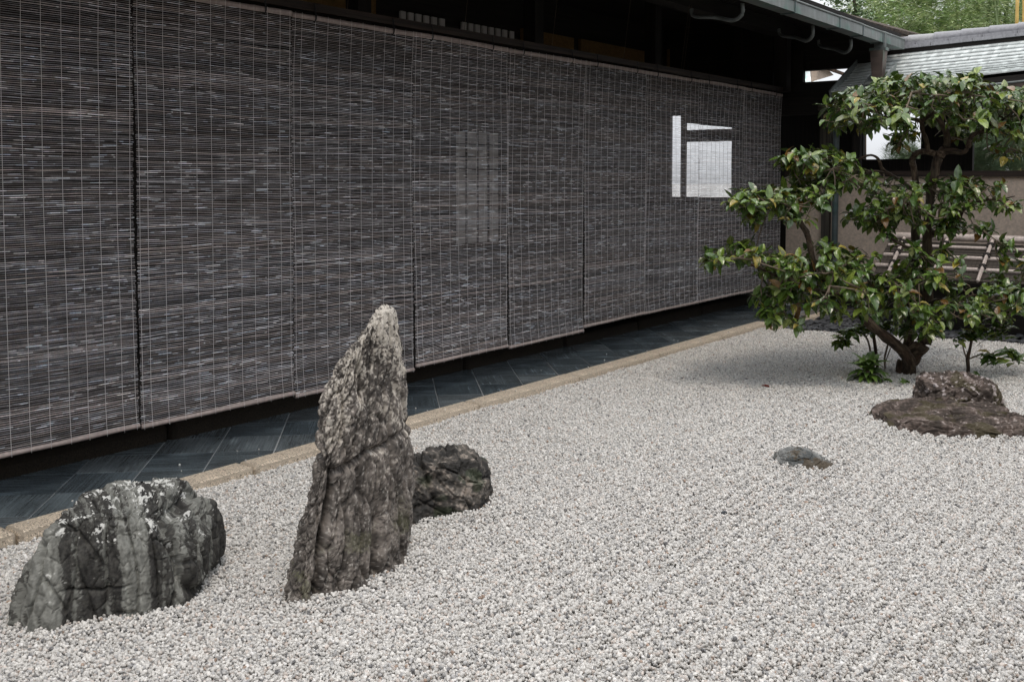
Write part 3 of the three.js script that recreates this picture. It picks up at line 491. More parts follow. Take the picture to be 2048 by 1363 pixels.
// ------------------------------------------------------------------ rocks
// outline rows [py, left px, right px] read at the rock's own distance; each rock has its own depth
function rock(name, label, { Zc, Zl, Zr, rows, depth, pow = 0.8, mods, nu = 300, nv = 240, sink = 0.06, color, lean = 0, cap = 40, dome = 0.006 }) {
  [Zc, Zl, Zr] = [Zc, Zl, Zr].map((z) => onY(1024, HORIZON + EYE.y * F / z).sub(EYE).dot(FWD));
  const cx = (rows[rows.length - 1][1] + rows[rows.length - 1][2]) / 2, base = U(cx, 600, Zc); base.y = 0;
  const secs = rows.map(([py, l, r], i) => { const t = i / (rows.length - 1), zl = lerp(Zc, Zl, t), zr = lerp(Zc, Zr, t), a = U(l, py, zl).sub(base).dot(RGT), b = U(r, py, zr).sub(base).dot(RGT), y = U((l + r) / 2, py, Zc).y; return { y, a, b, d: depth(t), s: (zr - zl) / Math.max(0.05, b - a), f: lean * t }; });
  const get = (t) => { const k = t * (secs.length - 1), i = Math.min(secs.length - 2, Math.floor(k)), u = k - i, A = secs[i], B = secs[i + 1], o = {}; for (const q of Object.keys(A)) o[q] = lerp(A[q], B[q], u); return o; };
  // angles spread evenly along the outline of a typical section
  const ring = []; { const L = secs[secs.length - 1], w = (L.b - L.a) / 2, q = (th) => { const c = Math.cos(th), n = Math.sin(th); return [w * Math.sign(c) * Math.pow(Math.abs(c), pow), L.d * Math.sign(n) * Math.pow(Math.abs(n), pow)]; }; const N = 20000, acc = [0]; let a = q(0); for (let i = 1; i <= N; i++) { const b = q(i / N * Math.PI * 2); acc.push(acc[i - 1] + Math.hypot(b[0] - a[0], b[1] - a[1])); a = b; } let j = 0; for (let i = 0; i < nu; i++) { const want = acc[N] * i / nu; while (acc[j + 1] < want) j++; ring.push((j + (want - acc[j]) / (acc[j + 1] - acc[j])) / N * Math.PI * 2); } }
  const pos = [], idx = [], nc = cap;
  nv += nc;
  for (let j = 0; j <= nv; j++) {
    const t = Math.max(0, j - nc) / (nv - nc), s = get(t), shrink = Math.min(1, (j + 0.5) / nc), c = (s.a + s.b) / 2, w = (s.b - s.a) / 2;
    for (let i = 0; i < nu; i++) {
      const th = ring[i], ct = Math.cos(th), st = Math.sin(th), X = w * Math.sign(ct) * Math.pow(Math.abs(ct), pow) * shrink, D = s.d * Math.sign(st) * Math.pow(Math.abs(st), pow) * shrink + X * s.s + s.f;
      pos.push(c + X, s.y + dome * (1 - shrink * shrink) - (j === nv ? sink : 0), D);
      if (j < nv) { const q = j * nu + i, r = j * nu + (i + 1) % nu; idx.push(q, r, q + nu, r, r + nu, q + nu); }
    }
  }
  { const q = pos.length / 3; const s = secs[0]; pos.push((s.a + s.b) / 2, s.y + dome, s.f); for (let i = 0; i < nu; i++) idx.push(q, (i + 1) % nu, i); }
  const g = new THREE.BufferGeometry(); g.setAttribute('position', new THREE.Float32BufferAttribute(pos, 3)); g.setIndex(idx); g.computeVertexNormals();
  const p = g.attributes.position, n = g.attributes.normal, col = new Float32Array(p.count * 3);
  for (let i = 0; i < p.count; i++) {
    const x = p.getX(i), y = p.getY(i), z = p.getZ(i), d = mods(x, y, z, n.getX(i), n.getY(i), n.getZ(i));
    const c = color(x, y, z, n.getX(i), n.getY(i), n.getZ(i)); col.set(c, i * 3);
    p.setXYZ(i, x + n.getX(i) * d, y + n.getY(i) * d, z + n.getZ(i) * d);
  }
  // local frame: x to the picture's right, z away from the eye, turned into the world
  for (let i = 0; i < p.count; i++) { const x = p.getX(i), z = p.getZ(i); p.setX(i, RGT.x * x + FWD.x * z); p.setZ(i, RGT.z * x + FWD.z * z); }
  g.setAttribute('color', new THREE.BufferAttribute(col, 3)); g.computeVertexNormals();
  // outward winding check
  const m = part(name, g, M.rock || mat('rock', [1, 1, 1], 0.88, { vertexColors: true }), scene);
  m.position.copy(base); return tag(m, label, 'rock');
}
const mix3 = (a, b, t) => [lerp(a[0], b[0], t), lerp(a[1], b[1], t), lerp(a[2], b[2], t)];
// cell noise: distance to the nearest feature point, and to the border of its cell
function cells(x, y, z, sd = 1) {
  const i = Math.floor(x), j = Math.floor(y), k = Math.floor(z); let a = 9, b = 9;
  for (let p = -1; p < 2; p++) for (let q = -1; q < 2; q++) for (let r = -1; r < 2; r++) {
    const h = (n) => hash2(i + p + 57 * n, (j + q) * 131 + (k + r) * 7919, sd + n), dx = i + p + h(1) - x, dy = j + q + h(2) - y, dz = k + r + h(3) - z, d = Math.sqrt(dx * dx + dy * dy + dz * dz);
    if (d < a) { b = a; a = d; } else if (d < b) b = d;
  }
  return [a, b - a];
}
// tall standing stone
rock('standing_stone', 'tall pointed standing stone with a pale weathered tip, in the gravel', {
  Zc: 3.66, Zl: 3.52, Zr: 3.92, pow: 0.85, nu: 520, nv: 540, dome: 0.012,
  rows: [[613, 757, 784], [617, 750, 790], [626, 744, 795], [640, 737, 799], [660, 722, 801], [681, 704, 801], [700, 690, 802], [721, 671, 803], [750, 658, 806], [776, 648, 808], [820, 644, 812], [886, 636, 818], [963, 618, 824], [1020, 605, 826], [1055, 597, 826], [1100, 590, 826], [1140, 588, 826], [1190, 588, 826]],
  depth: (t) => 0.05 + 0.175 * Math.pow(t, 0.75), lean: 0,
  mods: (x, y, z) => {
    const wx = x + 0.02 * n3(x * 6, y * 5, z * 6 + 3), wz = z + 0.02 * n3(x * 6 + 5, y * 5, z * 6), g = smooth(-0.1, 0.12, x + 0.25 * n3(y * 2, 1, 1) * 0.3);
    let d = 0.022 * fbm(x * 4, y * 2.2, z * 4, 3);
    const c1 = cells(wx * 13, y * lerp(7, 2.8, g), wz * 13, 3), c2 = cells(wx * 34, y * lerp(26, 11, g), wz * 34, 9);
    d += 0.023 * (0.45 - c1[0]) - 0.012 * smooth(0.12, 0, c1[1]);            // knobs with creases between, drawn out into ribs on the right face
    d += 0.010 * (0.45 - c2[0]) - 0.005 * smooth(0.14, 0, c2[1]);
    d += 0.006 * ridge(x * 30, y * lerp(16, 7, g), z * 30, 3) + 0.003 * n3(x * 110, y * 70, z * 110) + 0.0015 * n3(x * 230, y * 170, z * 230);
    const ax = x + 0.025 * n3(y * 5, z * 4, 3) + 0.008 * n3(y * 17, 2, z * 9);
    d -= 0.06 * Math.exp(-Math.pow((ax + 0.045 + (0.42 - y) * 0.12) / 0.014, 2)) * smooth(0.5, 0.36, y) * (z < 0.03 ? 1 : 0);   // cleft from the foot upwards
    const yy = y - 0.44 - 0.5 * Math.abs(x + 0.03) * (x > -0.03 ? 0.7 : 1.2) - 0.025 * n3(x * 14, 2, z * 9);
    d -= 0.035 * Math.exp(-Math.pow(yy / 0.013, 2)) * smooth(0.24, 0.14, Math.abs(x + 0.03));
    d -= 0.03 * Math.exp(-Math.pow((ax - 0.105 - (y - 0.2) * 0.1) / 0.012, 2)) * smooth(0.42, 0.22, y) * (z < 0.08 ? 1 : 0);
    d -= 0.03 * Math.exp(-Math.pow((ax - 0.02 - 0.2 * (0.85 - y)) / 0.012, 2)) * smooth(0.1, 0.02, Math.abs(y - 0.72)) * (z < 0.05 ? 1 : 0);
    return d * (1 - 0.5 * smooth(0.86, 0.96, y)) - 0.004;
  },
  color: (x, y, z) => {
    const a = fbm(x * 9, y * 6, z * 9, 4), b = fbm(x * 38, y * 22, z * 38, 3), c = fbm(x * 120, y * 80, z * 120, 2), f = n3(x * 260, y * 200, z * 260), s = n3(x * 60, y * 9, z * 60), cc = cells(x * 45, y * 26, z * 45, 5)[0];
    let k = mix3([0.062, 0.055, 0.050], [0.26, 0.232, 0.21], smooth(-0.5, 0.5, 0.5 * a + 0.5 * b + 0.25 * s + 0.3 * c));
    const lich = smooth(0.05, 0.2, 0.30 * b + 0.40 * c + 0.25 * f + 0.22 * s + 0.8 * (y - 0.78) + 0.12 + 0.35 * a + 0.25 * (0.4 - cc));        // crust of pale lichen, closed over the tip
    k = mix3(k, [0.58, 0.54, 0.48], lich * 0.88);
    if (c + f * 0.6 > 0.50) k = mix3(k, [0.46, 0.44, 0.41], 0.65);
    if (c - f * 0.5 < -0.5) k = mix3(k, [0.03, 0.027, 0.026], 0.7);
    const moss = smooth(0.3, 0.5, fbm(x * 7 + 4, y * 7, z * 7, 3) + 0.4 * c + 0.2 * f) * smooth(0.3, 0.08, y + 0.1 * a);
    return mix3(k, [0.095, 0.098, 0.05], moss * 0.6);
  },
});
// squat striped rock at the left
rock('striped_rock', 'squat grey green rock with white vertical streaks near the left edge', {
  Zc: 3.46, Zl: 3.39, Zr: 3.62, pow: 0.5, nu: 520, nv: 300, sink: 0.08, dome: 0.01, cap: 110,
  rows: [[988, 192, 308], [991, 178, 324], [997, 163, 338], [1006, 148, 352], [1022, 130, 366], [1046, 115, 404], [1077, 103, 427], [1109, 92, 434], [1150, 80, 436], [1180, 70, 432], [1210, 64, 426], [1230, 60, 424]],
  depth: (t) => 0.19 + 0.07 * Math.pow(t, 0.6),
  mods: (x, y, z) => {
    let d = 0.028 * fbm(x * 4.5, y * 2, z * 4.5, 3);
    const c1 = cells(x * 12 + n3(y * 5, 2, 1) * 0.3, y * 2.6, z * 12, 21), c2 = cells(x * 26, y * 13, z * 26, 23);
    d += 0.014 * (0.45 - c1[0]) - 0.013 * smooth(0.09, 0, c1[1]) + 0.008 * (0.4 - c2[0]) - 0.004 * smooth(0.1, 0, c2[1]);
    d += 0.007 * ridge(x * 18, y * 3, z * 18, 3) + 0.003 * n3(x * 60, y * 30, z * 60) + 0.0018 * n3(x * 150, y * 100, z * 150);
    d -= 0.035 * Math.exp(-Math.pow((x + 0.24 - 0.1 * y + 0.02 * n3(y * 6, 1, 1)) / 0.012, 2)) + 0.034 * Math.exp(-Math.pow((x - 0.215 + 0.35 * (y - 0.2) + 0.02 * n3(y * 7, 5, 1)) / 0.014, 2));
    d -= 0.015 * Math.exp(-Math.pow((y - 0.12 + 0.03 * n3(x * 6, 0, 4)) / 0.005, 2)) * smooth(0.05, -0.02, Math.abs(x + 0.0) - 0.08);
    return d;
  },
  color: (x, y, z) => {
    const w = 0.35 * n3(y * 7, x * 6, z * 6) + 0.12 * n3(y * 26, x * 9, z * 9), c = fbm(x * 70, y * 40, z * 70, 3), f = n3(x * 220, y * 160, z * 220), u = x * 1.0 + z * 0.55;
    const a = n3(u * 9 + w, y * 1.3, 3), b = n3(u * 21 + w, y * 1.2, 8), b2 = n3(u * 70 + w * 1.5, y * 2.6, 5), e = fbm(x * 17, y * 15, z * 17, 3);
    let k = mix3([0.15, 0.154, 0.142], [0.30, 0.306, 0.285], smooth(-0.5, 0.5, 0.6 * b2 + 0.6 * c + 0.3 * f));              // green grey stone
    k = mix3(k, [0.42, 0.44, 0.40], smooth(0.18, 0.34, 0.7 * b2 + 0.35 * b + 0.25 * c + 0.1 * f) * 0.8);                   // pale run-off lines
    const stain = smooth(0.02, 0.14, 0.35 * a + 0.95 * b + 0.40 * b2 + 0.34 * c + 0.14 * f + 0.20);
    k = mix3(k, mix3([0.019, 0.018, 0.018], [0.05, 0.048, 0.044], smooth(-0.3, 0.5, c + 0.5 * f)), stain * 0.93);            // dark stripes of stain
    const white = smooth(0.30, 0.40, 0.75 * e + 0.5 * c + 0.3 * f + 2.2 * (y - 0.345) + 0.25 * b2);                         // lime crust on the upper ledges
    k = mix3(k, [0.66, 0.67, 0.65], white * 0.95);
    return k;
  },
});
// low rock behind the standing stone
rock('low_rock', 'low dark brown rock lying just right of the standing stone', {
  Zc: 4.38, Zl: 4.3, Zr: 4.52, pow: 0.72, nu: 340, nv: 240, sink: 0.06, cap: 70, dome: 0.01,
  rows: [[903, 885, 925], [905, 850, 934], [910, 832, 945], [920, 818, 953], [940, 806, 966], [960, 800, 976], [990, 796, 984], [1015, 794, 984], [1040, 794, 980]],
  depth: (t) => 0.05 + 0.15 * Math.pow(t, 0.6),
  mods: (x, y, z) => 0.026 * fbm(x * 6, y * 5, z * 6, 3) - 0.014 * smooth(0.12, 0, cells(x * 9 + y * 5, y * 9, z * 9, 41)[1]) + 0.012 * (0.4 - cells(x * 22 + y * 12, y * 16, z * 22, 43)[0]) + 0.014 * ridge(x * 9 + y * 9, y * 7 - x * 3, z * 9, 4) + 0.004 * n3(x * 50, y * 50, z * 50) + 0.002 * n3(x * 120, y * 120, z * 120) - 0.03 * Math.exp(-Math.pow((x + 0.03 + 0.5 * (y - 0.1) + 0.02 * n3(y * 20, 0, 0)) / 0.012, 2)) - 0.02 * Math.exp(-Math.pow((y - 0.1 - 0.3 * x) / 0.01, 2)) * (x < -0.02 ? 1 : 0),
  color: (x, y, z) => {
    const u = x * 8 + y * 12, a = fbm(u, y * 6 - x * 5, z * 9, 4), c = fbm(x * 60, y * 60, z * 60, 3), e = n3(x * 30 + y * 40, y * 8, z * 30);
    let k = mix3([0.028, 0.027, 0.026], [0.15, 0.135, 0.12], smooth(-0.3, 0.5, 0.7 * a + 0.4 * c + 0.3 * e));
    k = mix3(k, [0.36, 0.31, 0.27], smooth(0.22, 0.42, 0.5 * a + 0.5 * c + 0.4 * e) * 0.7);
    return mix3(k, [0.05, 0.07, 0.035], smooth(0.25, 0.5, fbm(x * 9 + 3, y * 9, z * 9, 2)) * 0.5);
  },
});
const reddish = (x, y, z) => {
  const u = x * 14 + z * 6, a = fbm(x * 8, y * 12, z * 8, 4), c = fbm(x * 60, y * 60, z * 60, 3), e = n3(u * 1.2, y * 60, z * 60 + x * 20);
  let k = mix3([0.044, 0.034, 0.028], [0.165, 0.128, 0.112], smooth(-0.35, 0.5, 0.7 * a + 0.45 * c + 0.25 * e));
  k = mix3(k, [0.44, 0.39, 0.37], smooth(0.32, 0.5, 0.35 * a + 0.55 * c + 0.45 * e) * 0.75);
  return mix3(k, [0.06, 0.052, 0.022], smooth(0.15, 0.4, fbm(x * 6 + 9, y * 6, z * 6, 3)) * 0.7);
};
rock('flat_rock', 'broad flat reddish brown rock sunk in gravel in front of the boulder', {
  Zc: 5.85, Zl: 5.88, Zr: 5.78, pow: 0.76, nu: 420, nv: 120, sink: 0.05, cap: 170, dome: 0.014,
  rows: [[823, 1796, 2022], [824, 1780, 2030], [827, 1768, 2036], [833, 1759, 2040], [841, 1753, 2043], [852, 1750, 2044], [862, 1750, 2044]],
  depth: (t) => 0.30 + 0.12 * t,
  mods: (x, y, z, nx, ny) => 0.020 * fbm(x * 4.5, y * 3, z * 4.5, 3) - 0.018 * smooth(0.1, 0, cells(x * 5 + z * 3, y * 9, z * 10, 31)[1]) + 0.016 * ridge(x * 5 + z * 2, y * 14, z * 13, 4) + 0.005 * n3(x * 22, y * 40, z * 45) + 0.0022 * n3(x * 90, y * 90, z * 110),
  color: reddish,
});
rock('boulder', 'rounded reddish boulder with pink white flecks behind the flat rock', {
  Zc: 6.34, Zl: 6.26, Zr: 6.36, pow: 0.74, nu: 360, nv: 220, cap: 90, dome: 0.012, sink: 0.08,
  rows: [[750, 1885, 1935], [751, 1868, 1948], [754, 1855, 1962], [760, 1848, 1975], [770, 1842, 1988], [785, 1838, 1998], [800, 1835, 2000], [815, 1833, 1999], [830, 1832, 1998]],
  depth: (t) => 0.07 + 0.17 * Math.pow(t, 0.6),
  mods: (x, y, z) => 0.03 * fbm(x * 5, y * 5, z * 5, 3) - 0.010 * smooth(0.12, 0, cells(x * 9, y * 9, z * 9, 51)[1]) + 0.014 * ridge(x * 11, y * 11, z * 11, 4) + 0.004 * n3(x * 45, y * 45, z * 45) + 0.002 * n3(x * 110, y * 110, z * 110) - 0.03 * Math.exp(-Math.pow((x - 0.12 + 0.3 * (y - 0.1) + 0.02 * n3(y * 20, 0, 0)) / 0.014, 2)),
  color: (x, y, z) => mix3(reddish(x + 3, y, z), [0.5, 0.45, 0.45], 0.75 * smooth(0.36, 0.5, fbm(x * 26, y * 26, z * 26, 3))),
});
rock('half_buried_rock', 'small smooth grey rock half buried alone in open gravel', {
  Zc: 5.02, Zl: 5.05, Zr: 4.98, pow: 0.9, nu: 220, nv: 110, sink: 0.05,
  rows: [[898, 1590, 1606], [899, 1580, 1620], [902, 1570, 1630], [908, 1560, 1640], [916, 1552, 1648], [925, 1546, 1655], [938, 1545, 1658]],
  depth: (t) => 0.03 + 0.10 * Math.pow(t, 0.7),
  mods: (x, y, z) => 0.010 * fbm(x * 9, y * 9, z * 9, 3) + 0.006 * ridge(x * 14, y * 22, z * 14, 4) - 0.006 * smooth(0.1, 0, cells(x * 12, y * 16, z * 12, 61)[1]) + 0.002 * n3(x * 90, y * 90, z * 90) + 0.028 * Math.exp(-(Math.pow((x - 0.145) / 0.03, 2) + Math.pow((y - 0.02) / 0.03, 2))),
  color: (x, y, z) => {
    const a = fbm(x * 10, y * 16, z * 10, 4), c = fbm(x * 70, y * 70, z * 70, 3);
    let k = mix3([0.075, 0.082, 0.083], [0.25, 0.255, 0.25], smooth(-0.4, 0.5, a + 0.4 * c));
    return mix3(k, [0.085, 0.065, 0.042], smooth(0.0, 0.25, fbm(x * 12 + 2, y * 9, z * 12, 3) + 2.2 * (x - 0.03) + 0.5 * c) * 0.85);
  },
});
// ------------------------------------------------------------------ leaves
// blade: rows of three points, folded on the midrib and curling over
function leafGeo(L, Wd, fold, curl, twist = 0, rows = 7) {
  const pos = [], uv = [], idx = [];
  for (let j = 0; j <= rows; j++) {
    const t = j / rows, w = Wd * Math.pow(Math.sin(Math.PI * Math.pow(t, 0.72)), 0.85) * (t > 0.86 ? 0.72 : 1), a = curl * t * t, y = L * (t - 0.16 * curl * curl * t * t * t), z = -L * 0.5 * a * t * 0.9;
    for (const s of [-1, -0.55, 0, 0.55, 1]) { const q = s * w * 0.5, h = Math.abs(q) * fold - q * q * 9 * fold + 0.0024 * Math.sin(t * 17 + s * 2) * Math.abs(s), tw = twist * t; pos.push(q * Math.cos(tw) - h * Math.sin(tw), y, z + h * Math.cos(tw) + q * Math.sin(tw)); uv.push(0.5 + s * 0.5, t); }
  }
  for (let j = 0; j < rows; j++) for (let s = 0; s < 4; s++) { const p = j * 5 + s; idx.push(p, p + 1, p + 5, p + 1, p + 6, p + 5); }
  const g = new THREE.BufferGeometry(); g.setAttribute('position', new THREE.Float32BufferAttribute(pos, 3)); g.setAttribute('uv', new THREE.Float32BufferAttribute(uv, 2)); g.setIndex(idx); g.computeVertexNormals(); return g;
}
const leafTex = (edge) => tex(128, 256, null, (u, v) => {
  const s = Math.abs(u - 0.5) * 2, rib = smooth(0.05, 0.015, s), vein = smooth(0.12, 0.0, Math.abs(((v * 9 - s * 2.2) % 1 + 1) % 1 - 0.5)) * 0.5 * (s < 0.9 ? 1 : 0), m = tfbm(u, v, 6, 12, 3, 91);
  let k = [0.70 + 0.35 * (m - 0.5), 0.74 + 0.35 * (m - 0.5), 0.66 + 0.3 * (m - 0.5)];
  k = k.map((x, i) => x + rib * [0.26, 0.24, 0.16][i] + vein * 0.1);
  if (edge) { const e = smooth(0.35, 0.6, s * 0.75 + 0.8 * (m - 0.5) + 0.25 * Math.abs(v - 0.5)); k = k.map((x, i) => lerp(x, [2.6, 2.0, 0.55][i] * 0.5, e)); }
  return k;
});
const lt = leafTex(false), lte = leafTex(true);
const leafCols = [[0.23, 0.345, 0.085], [0.145, 0.245, 0.07], [0.34, 0.45, 0.095], [0.21, 0.30, 0.12], [0.46, 0.54, 0.13]];
leafCols.forEach((c, i) => mat('leaf_' + i, c, 0.25, { map: lt, ior: 1.6, transmission: 0.2, thickness: 0 }));
mat('leaf_edged', [0.26, 0.27, 0.13], 0.4, { map: lte, transmission: 0.25, thickness: 0 });
mat('leaf_yellow', [0.78, 0.56, 0.14], 0.45, { map: lt, transmission: 0.35, thickness: 0 });
mat('leaf_pale', [0.42, 0.46, 0.20], 0.4, { map: lt, transmission: 0.3, thickness: 0 });
mat('leaf_rust', [0.42, 0.20, 0.07], 0.5, { map: lt, transmission: 0.3, thickness: 0 });
mat('leaf_mass', [1, 1, 1], 0.25, { map: lt, ior: 1.6, transmission: 0.22, thickness: 0 });
const blades = [leafGeo(0.105, 0.056, 0.35, 0.4), leafGeo(0.092, 0.052, 0.55, 0.6, 0.3), leafGeo(0.115, 0.055, 0.25, 0.2, -0.25), leafGeo(0.085, 0.05, 0.7, 0.75, 0.15)];
const darkMats = ['leaf_0', 'leaf_1', 'leaf_2', 'leaf_3', 'leaf_0', 'leaf_1', 'leaf_4', 'leaf_edged', 'leaf_pale', 'leaf_yellow', 'leaf_rust'];
// put a tree's leaves: the nearest 300 as parts, the rest as one mass of the same blades
function addLeaves(parent, list, most = 300, odd = 1) {
  const root = parent.position;
  const o = new THREE.Object3D(), mx = new THREE.Matrix4();
  list.sort((a, b) => a.p.clone().sub(EYE).dot(FWD) - b.p.clone().sub(EYE).dot(FWD));
  const matrix = (l) => { const x = l.axis.clone().cross(l.n).normalize(), n = x.clone().cross(l.axis).normalize(); mx.makeBasis(x.multiplyScalar(l.s), l.axis.clone().multiplyScalar(l.s), n.multiplyScalar(l.s)); mx.setPosition(l.p.x - root.x, l.p.y - root.y, l.p.z - root.z); return mx; };
  list.forEach((l) => { const q = rnd(); l.k = q < 0.80 ? Math.floor(rnd() * 7) : q < 0.88 ? 7 : q < 0.94 ? 8 : q < 0.98 ? 9 : 10; if (odd < 1 && rnd() > odd) l.k %= 7; });
  list.slice(0, most).forEach((l) => { const m = part('leaf', blades[l.b], M[darkMats[l.k]], parent); matrix(l).decompose(m.position, m.quaternion, m.scale); });
  const rest = list.slice(most), c = new THREE.Color();
  for (let b = 0; b < 4; b++) {
    const mine = rest.filter((l) => l.b === b); if (!mine.length) continue;
    const im = new THREE.InstancedMesh(blades[b], M.leaf_mass, mine.length);
    mine.forEach((l, i) => { im.setMatrixAt(i, matrix(l)); const k = M[darkMats[l.k]].color, v = rr(0.85, 1.15); im.setColorAt(i, c.setRGB(k.r * v, k.g * v, k.b * v)); });
    im.name = 'foliage'; im.castShadow = im.receiveShadow = true; parent.add(stuff(im));
  }
}
// leaves round a shoot tip
function shoot(list, p, dir, n, size) {
  const side = dir.clone().cross(V(rr(-1, 1), rr(-0.2, 0.2), rr(-1, 1))).normalize(), other = dir.clone().cross(side).normalize(); let a = rr(0, 6.28);
  for (let i = 0; i < n; i++) {
    a += 2.4 + gauss() * 0.3; const back = i / n;
    const rad = side.clone().multiplyScalar(Math.cos(a)).addScaledVector(other, Math.sin(a));
    const axis = rad.multiplyScalar(rr(0.75, 1.1)).addScaledVector(dir, rr(0.0, 0.45)).add(V(0, rr(-0.34, 0.12), 0)).normalize();
    const nn = V(gauss() * 0.4, 1, gauss() * 0.4).addScaledVector(dir, 0.2).normalize();
    list.push({ p: p.clone().addScaledVector(dir, -back * 0.055), axis, n: nn, s: size * rr(0.62, 1.06), b: Math.floor(rnd() * 4) });
  }
}
// ------------------------------------------------------------------ the camellia
{
  const t = thing('camellia_tree', 'old spreading camellia with glossy leaves and crooked trunks on the right', 'tree', onY(1815, 752));
  const root = t.position.clone(), L = (px, py, Z) => U(px, py, Z).sub(root), ZT = 7.32;
  const br = [], B = (name, pts, rad, sides = 10) => { const q = pts.map(([x, y, z = 0]) => L(x, y, ZT + z)); br.push(...new THREE.CatmullRomCurve3(q, false, 'centripetal').getPoints(q.length * 4)); return part(name, tube(q, rad, sides, 5, true, 0.35), M.bark, t); };
  const px = ZT / F;
  B('trunk', [[1813, 766, 0], [1812, 745, 0], [1814, 725, 0.02], [1828, 706, 0.02], [1846, 690, 0.03], [1853, 660, 0.04], [1856, 600, 0.03], [1855, 540, 0.02], [1855, 476], [1861, 395], [1869, 349], [1877, 316], [1883, 306]], [21, 19, 19, 17, 15, 13, 11.5, 10, 9.5, 8.5, 8.5, 9, 9].map((r) => r * px), 14);
  B('limb', [[1816, 745, -0.03], [1820, 722, -0.10], [1806, 700, -0.16], [1775, 675, -0.22], [1745, 652, -0.30], [1725, 632, -0.34], [1712, 606, -0.36], [1700, 592, -0.38]], [13, 12, 10.5, 10, 9, 8, 7, 6].map((r) => r * px), 12);
  B('limb', [[1813, 745, 0.12], [1816, 705, 0.18], [1820, 660, 0.2], [1826, 580, 0.18], [1832, 465, 0.14], [1834, 420, 0.1], [1829, 340, 0.08], [1826, 318, 0.07], [1834, 306, 0.05], [1850, 303, 0.03], [1872, 308, 0.01]], [12, 11, 10, 9.5, 9, 8, 6.5, 6, 5.5, 5.5, 6].map((r) => r * px), 10);
  B('branch', [[1882, 308], [1894, 289], [1894, 267, -0.05], [1884, 245, -0.1], [1874, 228, -0.1], [1884, 205, -0.12], [1902, 182, -0.1]], [7.5, 7, 6.5, 6, 5.5, 4, 2.5].map((r) => r * px));
  B('branch', [[1856, 302, 0.03], [1852, 278, 0.0], [1845, 260, -0.05], [1843, 243, -0.1], [1819, 237, -0.15], [1798, 234, -0.2], [1770, 222, -0.2], [1735, 215, -0.2]], [5.5, 5, 4.5, 4.5, 3.5, 3.2, 2.4, 1.6].map((r) => r * px), 8);
  B('branch', [[1843, 243, -0.1], [1853, 236, -0.13], [1866, 226, -0.2], [1880, 214, -0.25], [1920, 200, -0.3], [1950, 190, -0.3]], [4, 3.5, 3.2, 2.8, 2, 1.4].map((r) => r * px), 8);
  B('branch', [[1884, 303], [1905, 302, -0.03], [1928, 304, -0.05], [1937, 292, -0.06], [1941, 277, -0.06], [1957, 265, -0.05], [1984, 256], [2004, 240, 0.02], [2035, 222, 0.05], [2070, 210, 0.05]], [6, 5.5, 5.5, 5, 4.5, 4, 3.6, 3, 2.2, 1.5].map((r) => r * px), 8);
  B('branch', [[1862, 470], [1885, 458, -0.05], [1912, 446, -0.1], [1926, 420, -0.12], [1940, 412, -0.14], [1970, 400, -0.16], [2005, 398, -0.18], [2030, 392, -0.18]], [5.5, 5, 5, 4.2, 3.4, 2.4, 1.8, 1.2].map((r) => r * px), 8);
  B('branch', [[1834, 385, 0.08], [1800, 360, 0], [1778, 347, -0.05], [1764, 336, -0.08], [1757, 318, -0.1], [1742, 310, -0.12], [1700, 325, -0.15], [1650, 330, -0.2], [1600, 320, -0.25]], [4.5, 4, 4, 3.6, 2.8, 2.4, 2, 1.6, 1.2].map((r) => r * px), 8);
  B('branch', [[1778, 347, -0.05], [1752, 342, -0.1], [1730, 346, -0.15], [1700, 360, -0.2], [1660, 375, -0.25]], [3.2, 3, 2.6, 2, 1.2].map((r) => r * px), 8);
  B('branch', [[1700, 592, -0.38], [1672, 580, -0.4], [1640, 556, -0.38], [1624, 510, -0.36], [1616, 470, -0.36], [1606, 452, -0.36], [1588, 420, -0.38], [1560, 402, -0.4], [1500, 398, -0.42]], [5, 4.5, 5, 5.5, 6, 5.5, 4.5, 3, 1.6].map((r) => r * px), 8);
  B('branch', [[1690, 590, -0.38], [1640, 582, -0.45], [1590, 566, -0.5], [1540, 545, -0.52], [1490, 525, -0.54], [1430, 514, -0.55]], [4.5, 4, 3.5, 3, 2.2, 1.2].map((r) => r * px), 8);
  B('branch', [[1855, 520, 0], [1825, 500, -0.1], [1785, 478, -0.18], [1762, 462, -0.2], [1740, 430, -0.2]], [4, 3.4, 3, 2.6, 1.5].map((r) => r * px), 8);
  B('branch', [[1855, 610, 0.02], [1880, 600, -0.12], [1915, 605, -0.2], [1950, 590, -0.25], [1990, 600, -0.25], [2030, 590, -0.28]], [4, 3.4, 3, 2.4, 1.8, 1.2].map((r) => r * px), 8);
  B('branch', [[1820, 640, 0.15], [1800, 610, -0.05], [1790, 580, -0.15], [1770, 560, -0.2]], [4, 3.4, 2.4, 1.5].map((r) => r * px), 8);
